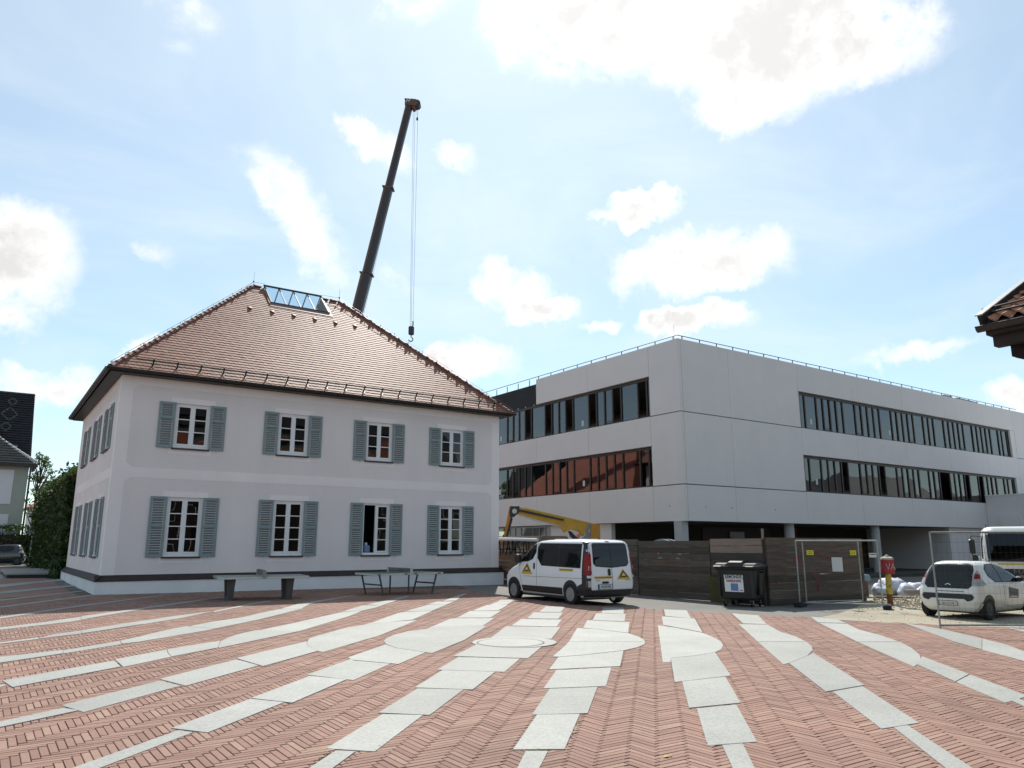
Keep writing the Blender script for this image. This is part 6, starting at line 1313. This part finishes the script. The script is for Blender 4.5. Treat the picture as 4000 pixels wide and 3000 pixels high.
# behind the viewpoint: what the window panes mirror
simple_house('red_roofed_hall', 'long dark hall with red roof behind the viewpoint mirrored in house windows', 4, 48, -34, -22, 10.3, 13.6, 'timber_dark', 'red_roof', True, 'x', 3)
simple_house('slate_hall', 'tall slate roofed hall behind the viewpoint mirrored above the red roof', 0, 60, -62, -44, 17, 27, 'slate_grey', 'slate', True, 'x', 3)
simple_house('rear_wing', 'red roofed rear wing hidden behind white house and mirrored in the office panes', 8.5, 19, 44.0, 62, 4.6, 10.6, 'wall_white', 'red_roof', True, 'y', 1)
simple_house('red_roofed_house', 'red hip-roofed house mirrored in left panes of lower office band', 62, 80, -14, -2, 6.2, 11.4, 'wall_white', 'red_roof', True, 'x', 2)
simple_house('grey_town_house', 'grey roofed town house mirrored in middle of lower office band', 88, 108, -26, -12, 7, 13, 'wall_green', 'slate', True, 'x', 2)
simple_house('brown_town_house', 'brown town house mirrored at right end of lower office band', 112, 150, -30, -14, 8.5, 14, 'red_brick_wall', 'slate_grey', True, 'x', 2)

def slate_house():
    """far left: green and white house front with tall dark slate roof and lower roof before it"""
    X1, Y0 = 2.6, 77.0; t = thing('slate_roof_house', 'green and white house with tall dark slate roof at left edge', 'house', (X1, Y0, 0)); ze = 8.2
    MB().box(-16, 0, 0, 9, -.5, ze).build('wall', 'wall_green', t)
    for x0, x1 in ((-3.0, -.75), (-6.2, -3.8), (-9.6, -7.0)):
        MB().box(x0, x1, -.04, -.002, 5.0, 7.75).build('white_field', 'wall_white', t); N_ = 6; arc = [(x1 - .5 + .5 * math.sin(math.pi / 2 * i / N_), 3.75 + .5 * math.cos(math.pi / 2 * i / N_)) for i in range(N_ + 1)]
        q = [(x0, .8), (x0, 4.25)] + arc + [(x1, .8)]; MB().loft([[(x, -.04, z) for x, z in q], [(x, -.002, z) for x, z in q]]).build('white_field', 'wall_white', t)
    # main roof: steep slate slope facing the square, straight verge at the right
    H_ = 15.4; D_ = 4.6; rf = MB(); rf.add([(-16, -.5, ze + .1), (.35, -.5, ze + .1), (.15, D_, H_), (-16, D_, H_), (.35, 9.5, ze + .1), (-16, 9.5, ze + .1)], [(0, 1, 2, 3), (3, 2, 4, 5), (1, 4, 2), (0, 3, 5)]); roof_ = rf.build('roof', 'slate', t)
    sl = math.atan2(H_ - ze - .1, D_ + .5); up = Vector((0, math.cos(sl), math.sin(sl))); nn = Vector((0, -math.sin(sl), math.cos(sl))); o = Vector((0, -.5, ze + .1)); S = math.hypot(H_ - ze, D_ + .5)
    crs = MB()
    for i in range(int(S / .28)): crs.bar(o + up * (i * .28 + .1) + nn * .02 + Vector((-15.9, 0, 0)), o + up * (i * .28 + .1) + nn * .02 + Vector((.2, 0, 0)), .27, .035)
    crs.build('slate_courses', 'slate', roof_, kind='stuff')
    def diamond(u, s, r):
        mb = MB(); P = lambda a, b: o + Vector((u + a, 0, 0)) + up * (s + b) + nn * .07; c = [(0, r * 1.25), (r, 0), (0, -r * 1.25), (-r, 0)]
        for (a, b), (c_, d_) in zip(c, c[1:] + c[:1]): mb.bar(P(a, b), P(c_, d_), .05, .14)
        mb.build('slate_diamond', 'slate_pale', roof_)
    diamond(-1.5, S - 1.4, .36); diamond(-1.62, S - 2.95, .62); diamond(-1.78, S - 4.5, .40)
    MB().box(-1.35, -.75, .40, .46, ze + 1.2, ze + 1.9).build('roof_window', 'machine_grey', roof_)
    # lower hipped roof in front with pale hip tiles
    lr = MB(); lr.add([(-14, -5.0, ze - .1), (.5, -5.0, ze - .1), (-6.0, .6, ze + 5.6), (-14, .6, ze + 5.6), (.5, .1, ze - .1)], [(0, 1, 2, 3), (1, 4, 2)])
    MB().box(-14, .1, -4.5, -.05, -.5, ze - .12).build('front_wing', 'wall_green', t)
    for x0, x1 in ((-3.0, -.85), (-6.2, -3.8)):
        MB().box(x0, x1, -4.54, -4.502, 4.9, 7.6).build('white_field', 'wall_white', t); MB().box(x0, x1, -4.54, -4.502, .8, 4.1).build('white_field', 'wall_white', t)
    lo = lr.build('lower_roof', 'slate_grey', t)
    cc = MB(); s2 = math.atan2(5.7, 5.6); u2 = Vector((0, math.cos(s2), math.sin(s2)))
    for i in range(26): f = i * .3; cc.bar(Vector((-14, -5.0, ze - .06)) + u2 * f, Vector((.5 - 6.5 * f / 8.0, -5.0, ze - .06)) + u2 * f, .26, .04)
    cc.build('slate_courses', 'slate_grey', lo, kind='stuff')
    hp = MB(); p, q = Vector((.5, -5.0, ze + .0)), Vector((-6.0, .6, ze + 5.7)); n = 22
    for i in range(n): a = p.lerp(q, i / n) + Vector((0, 0, -.55 * math.sin(math.pi * i / n) * .6)); b = p.lerp(q, (i + .92) / n) + Vector((0, 0, -.55 * math.sin(math.pi * (i + .92) / n) * .6)); hp.cyl(a + Vector((0, 0, .1)), b + Vector((0, 0, .1)), .13, .1, n=7)
    hp.build('hip_tiles', 'table_edge', lo)
    MB().box(-14, .62, -5.12, -4.95, ze - .35, ze - .1).build('gutter', 'metal_dark', t); MB().box(.5, .62, -5.0, .2, ze - .35, ze - .1).build('gutter', 'metal_dark', t); MB().cyl((.22, -4.6, 0), (.22, -4.6, ze - .35), .07, n=8).build('downpipe', 'metal_dark', t)
slate_house()

# ------------------------------------------------------------------ planting
def leaf_cloud(mb_pts, size, seed, jitter=.5):
    """leaf-sized quads at given points"""
    r = np.random.default_rng(seed); n = len(mb_pts); P = np.asarray(mb_pts); s = size * r.uniform(.6, 1.3, n)
    a = r.normal(size=(n, 3)); a /= np.linalg.norm(a, axis=1)[:, None]; b = r.normal(size=(n, 3)); b -= a * (a * b).sum(1)[:, None]; b /= np.linalg.norm(b, axis=1)[:, None]
    V = np.stack([P - a * s[:, None], P + b * s[:, None] * .55, P + a * s[:, None], P - b * s[:, None] * .55], 1).reshape(-1, 3); F_ = np.arange(n * 4).reshape(-1, 4)
    return V, F_
def crown(name, pts, size, m, parent, seed, kind=None):
    V, F_ = leaf_cloud(pts, size, seed); r = np.random.default_rng(seed + 1); return link(name, np_mesh(name, V, F_, m, r.random(len(F_))), parent, kind)
def tree(name, label, x, y, h, rad, z0, m, seed, nleaf=3500, leaf=.16, group=None, clumps=16):
    r = np.random.default_rng(seed); random.seed(seed); g0 = gz(x, y); t = thing(name, label, 'tree', (x, y, g0), 0, group)
    tr = MB(); top = Vector((r.normal(0, .15), r.normal(0, .15), h * .8)); tr.cyl((0, 0, -.1), (top.x * .4, top.y * .4, h * .42), h * .022, h * .015, 9); tr.cyl((top.x * .4, top.y * .4, h * .42), top, h * .015, h * .004, 7)
    cs = []
    for i in range(clumps):
        a = r.uniform(0, 2 * math.pi); f = r.uniform(0, 1); zz = z0 + (h - z0) * (f ** .85) * .93; w = rad * math.sin(math.pi * min(1, .18 + .74 * f)) * r.uniform(.35, .95); c = Vector((w * math.cos(a), w * math.sin(a), zz)); cs.append((c, r.uniform(.28, .5) * rad))
        st = Vector((0, 0, max(h * .25, zz - h * .18))); tr.cyl(st, c, h * .007, h * .0025, 5)
    tr.build('trunk', 'bark', t); pts = []
    for c, s in cs:
        n = nleaf // clumps; d = r.normal(size=(n, 3)); d /= np.linalg.norm(d, axis=1)[:, None]; pts.append(np.array(c) + d * (s * r.uniform(.25, 1.0, n) ** .5)[:, None] * np.array([1, 1, .75]))
    crown('crown', np.concatenate(pts), leaf, m, t, seed); return t
def box_leaves(n, x0, x1, y0, y1, z0, z1, seed, rough=.12, faces='all'):
    r = np.random.default_rng(seed); P = np.stack([r.uniform(x0, x1, n), r.uniform(y0, y1, n), r.uniform(z0, z1, n)], 1); k = r.integers(0, 5, n)
    P[k == 0, 0] = x0; P[k == 1, 0] = x1; P[k == 2, 1] = y0; P[k == 3, 1] = y1; P[k == 4, 2] = z1
    bumps = .18 * np.sin(P[:, 1] * 1.9 + P[:, 2] * 2.3) + .12 * np.sin(P[:, 2] * 5.1 + P[:, 1] * 3.7)
    P[:, 0] += np.where(k == 0, -bumps, 0) + r.normal(0, rough, n); P[:, 1] += r.normal(0, rough, n); P[:, 2] += np.where(k == 4, bumps * 1.6, 0) + r.normal(0, rough, n); return P
def ivy_wall():
    x0, x1, y0, y1, h = 3.3, 4.5, 42.2, 64.0, 4.85; t = thing('ivy_wall', 'tall garden wall thickly overgrown with dark ivy behind white house', 'ivy', (x0, y0, gz(x0, y0)))
    MB().box(.25, x1 - x0, 0, y1 - y0, -.3, h - .25).build('wall', 'timber_dark', t); MB().box(.1, x1 - x0 + .2, -.1, y1 - y0, h - .24, h - .12).build('wall_coping', 'hip_tile', t)
    P = box_leaves(15000, 0, x1 - x0, 0, y1 - y0, 0, h, 21); crown('foliage', P, .13, 'leaf_ivy', t, 22)
    r = np.random.default_rng(23); Q = np.stack([r.uniform(-.2, 1.2, 1500), r.uniform(0, y1 - y0, 1500), h + np.abs(r.normal(0, .28, 1500))], 1); crown('top_shoots', Q, .12, 'leaf_tree', t, 24)
ivy_wall()
def hedge():
    t = thing('clipped_hedge', 'low clipped hedge in front of the green and white house', 'hedge', (-8, 70.6, gz(-8, 70)))
    MB().box(-10, 11.6, .3, 1.1, -.2, 2.1).build('branches', 'timber_dark', t); crown('foliage', box_leaves(16000, -10, 11.8, 0, 1.4, 0, 2.5, 31, .05), .10, 'leaf_hedge', t, 32)
hedge()
tree('birch_tree', 'thin airy birch between the dark-roofed house and the ivy wall', 4.1, 84, 10.2, 1.3, 3.5, 'leaf_birch', 41, 1300, .11, clumps=24)
tree('garden_tree', 'round dark tree beside the slate roof house wall', 5.2, 76, 6.8, 2.0, 1.5, 'leaf_tree', 42, 3200, .15, 'garden trees at left')
tree('garden_tree', 'bushy green tree rising just above the far end of ivy wall', 6.6, 68, 7.0, 2.2, 1.5, 'leaf_tree', 43, 3500, .15, 'garden trees at left')
tree('garden_tree', 'wide green tree whose top shows over the ivy wall near white house', 9.5, 60, 7.3, 2.6, 2.0, 'leaf_tree', 44, 3800, .15, 'garden trees at left')
tree('garden_tree', 'low shrub tree half hidden behind the ivy wall and signpost', 4.0, 71, 4.4, 1.4, .6, 'leaf_hedge', 45, 2000, .13, 'garden trees at left')
# raised slab by the corner of the house, street sign, parked cars at the far left
def platform_slab():
    t = thing('raised_platform', 'low raised stone platform with pale top left of the white house', 'platform', (1.3, 43.2, gz(1.3, 43.2))); MB().bbox(0, 2.1, 0, 8.2, -.1, .16, .02).build('base', 'car_black', t); MB().bbox(-.08, 2.15, -.08, 8.3, .162, .25, .015).build('top_slab', 'granite', t)
platform_slab()
def street_sign():
    x, y = 3.15, 64.9; t = thing('street_sign', 'thin grey signpost with small plate before the ivy wall', 'sign', (x, y, gz(x, y))); MB().cyl((0, 0, 0), (0, 0, 2.6), .035, n=8).build('pole', 'galvanised', t); MB().box(-.22, .22, -.05, -.036, 2.1, 2.75).build('plate', 'machine_grey', t); MB().bbox(-.3, .3, -.2, .2, 0, .06, .01).build('foot', 'table_edge', t)
street_sign()
make_hatchback('parked_car', 'dark parked car in front of the hedge at left edge', (3.0, 66.2, gz(3, 66)), R(172), 'dark_paint')
make_hatchback('parked_car', 'second dark parked car cut off by the left picture edge', (-1.2, 67.4, gz(-1, 67)), R(172), 'dark_paint')
rh = simple_house('far_garden_house', 'small far house with reddish roof between trees at left', 4.2, 12, 96, 104, 5.6, 8.2, 'wall_white', 'red_roof', True, 'x', 2)
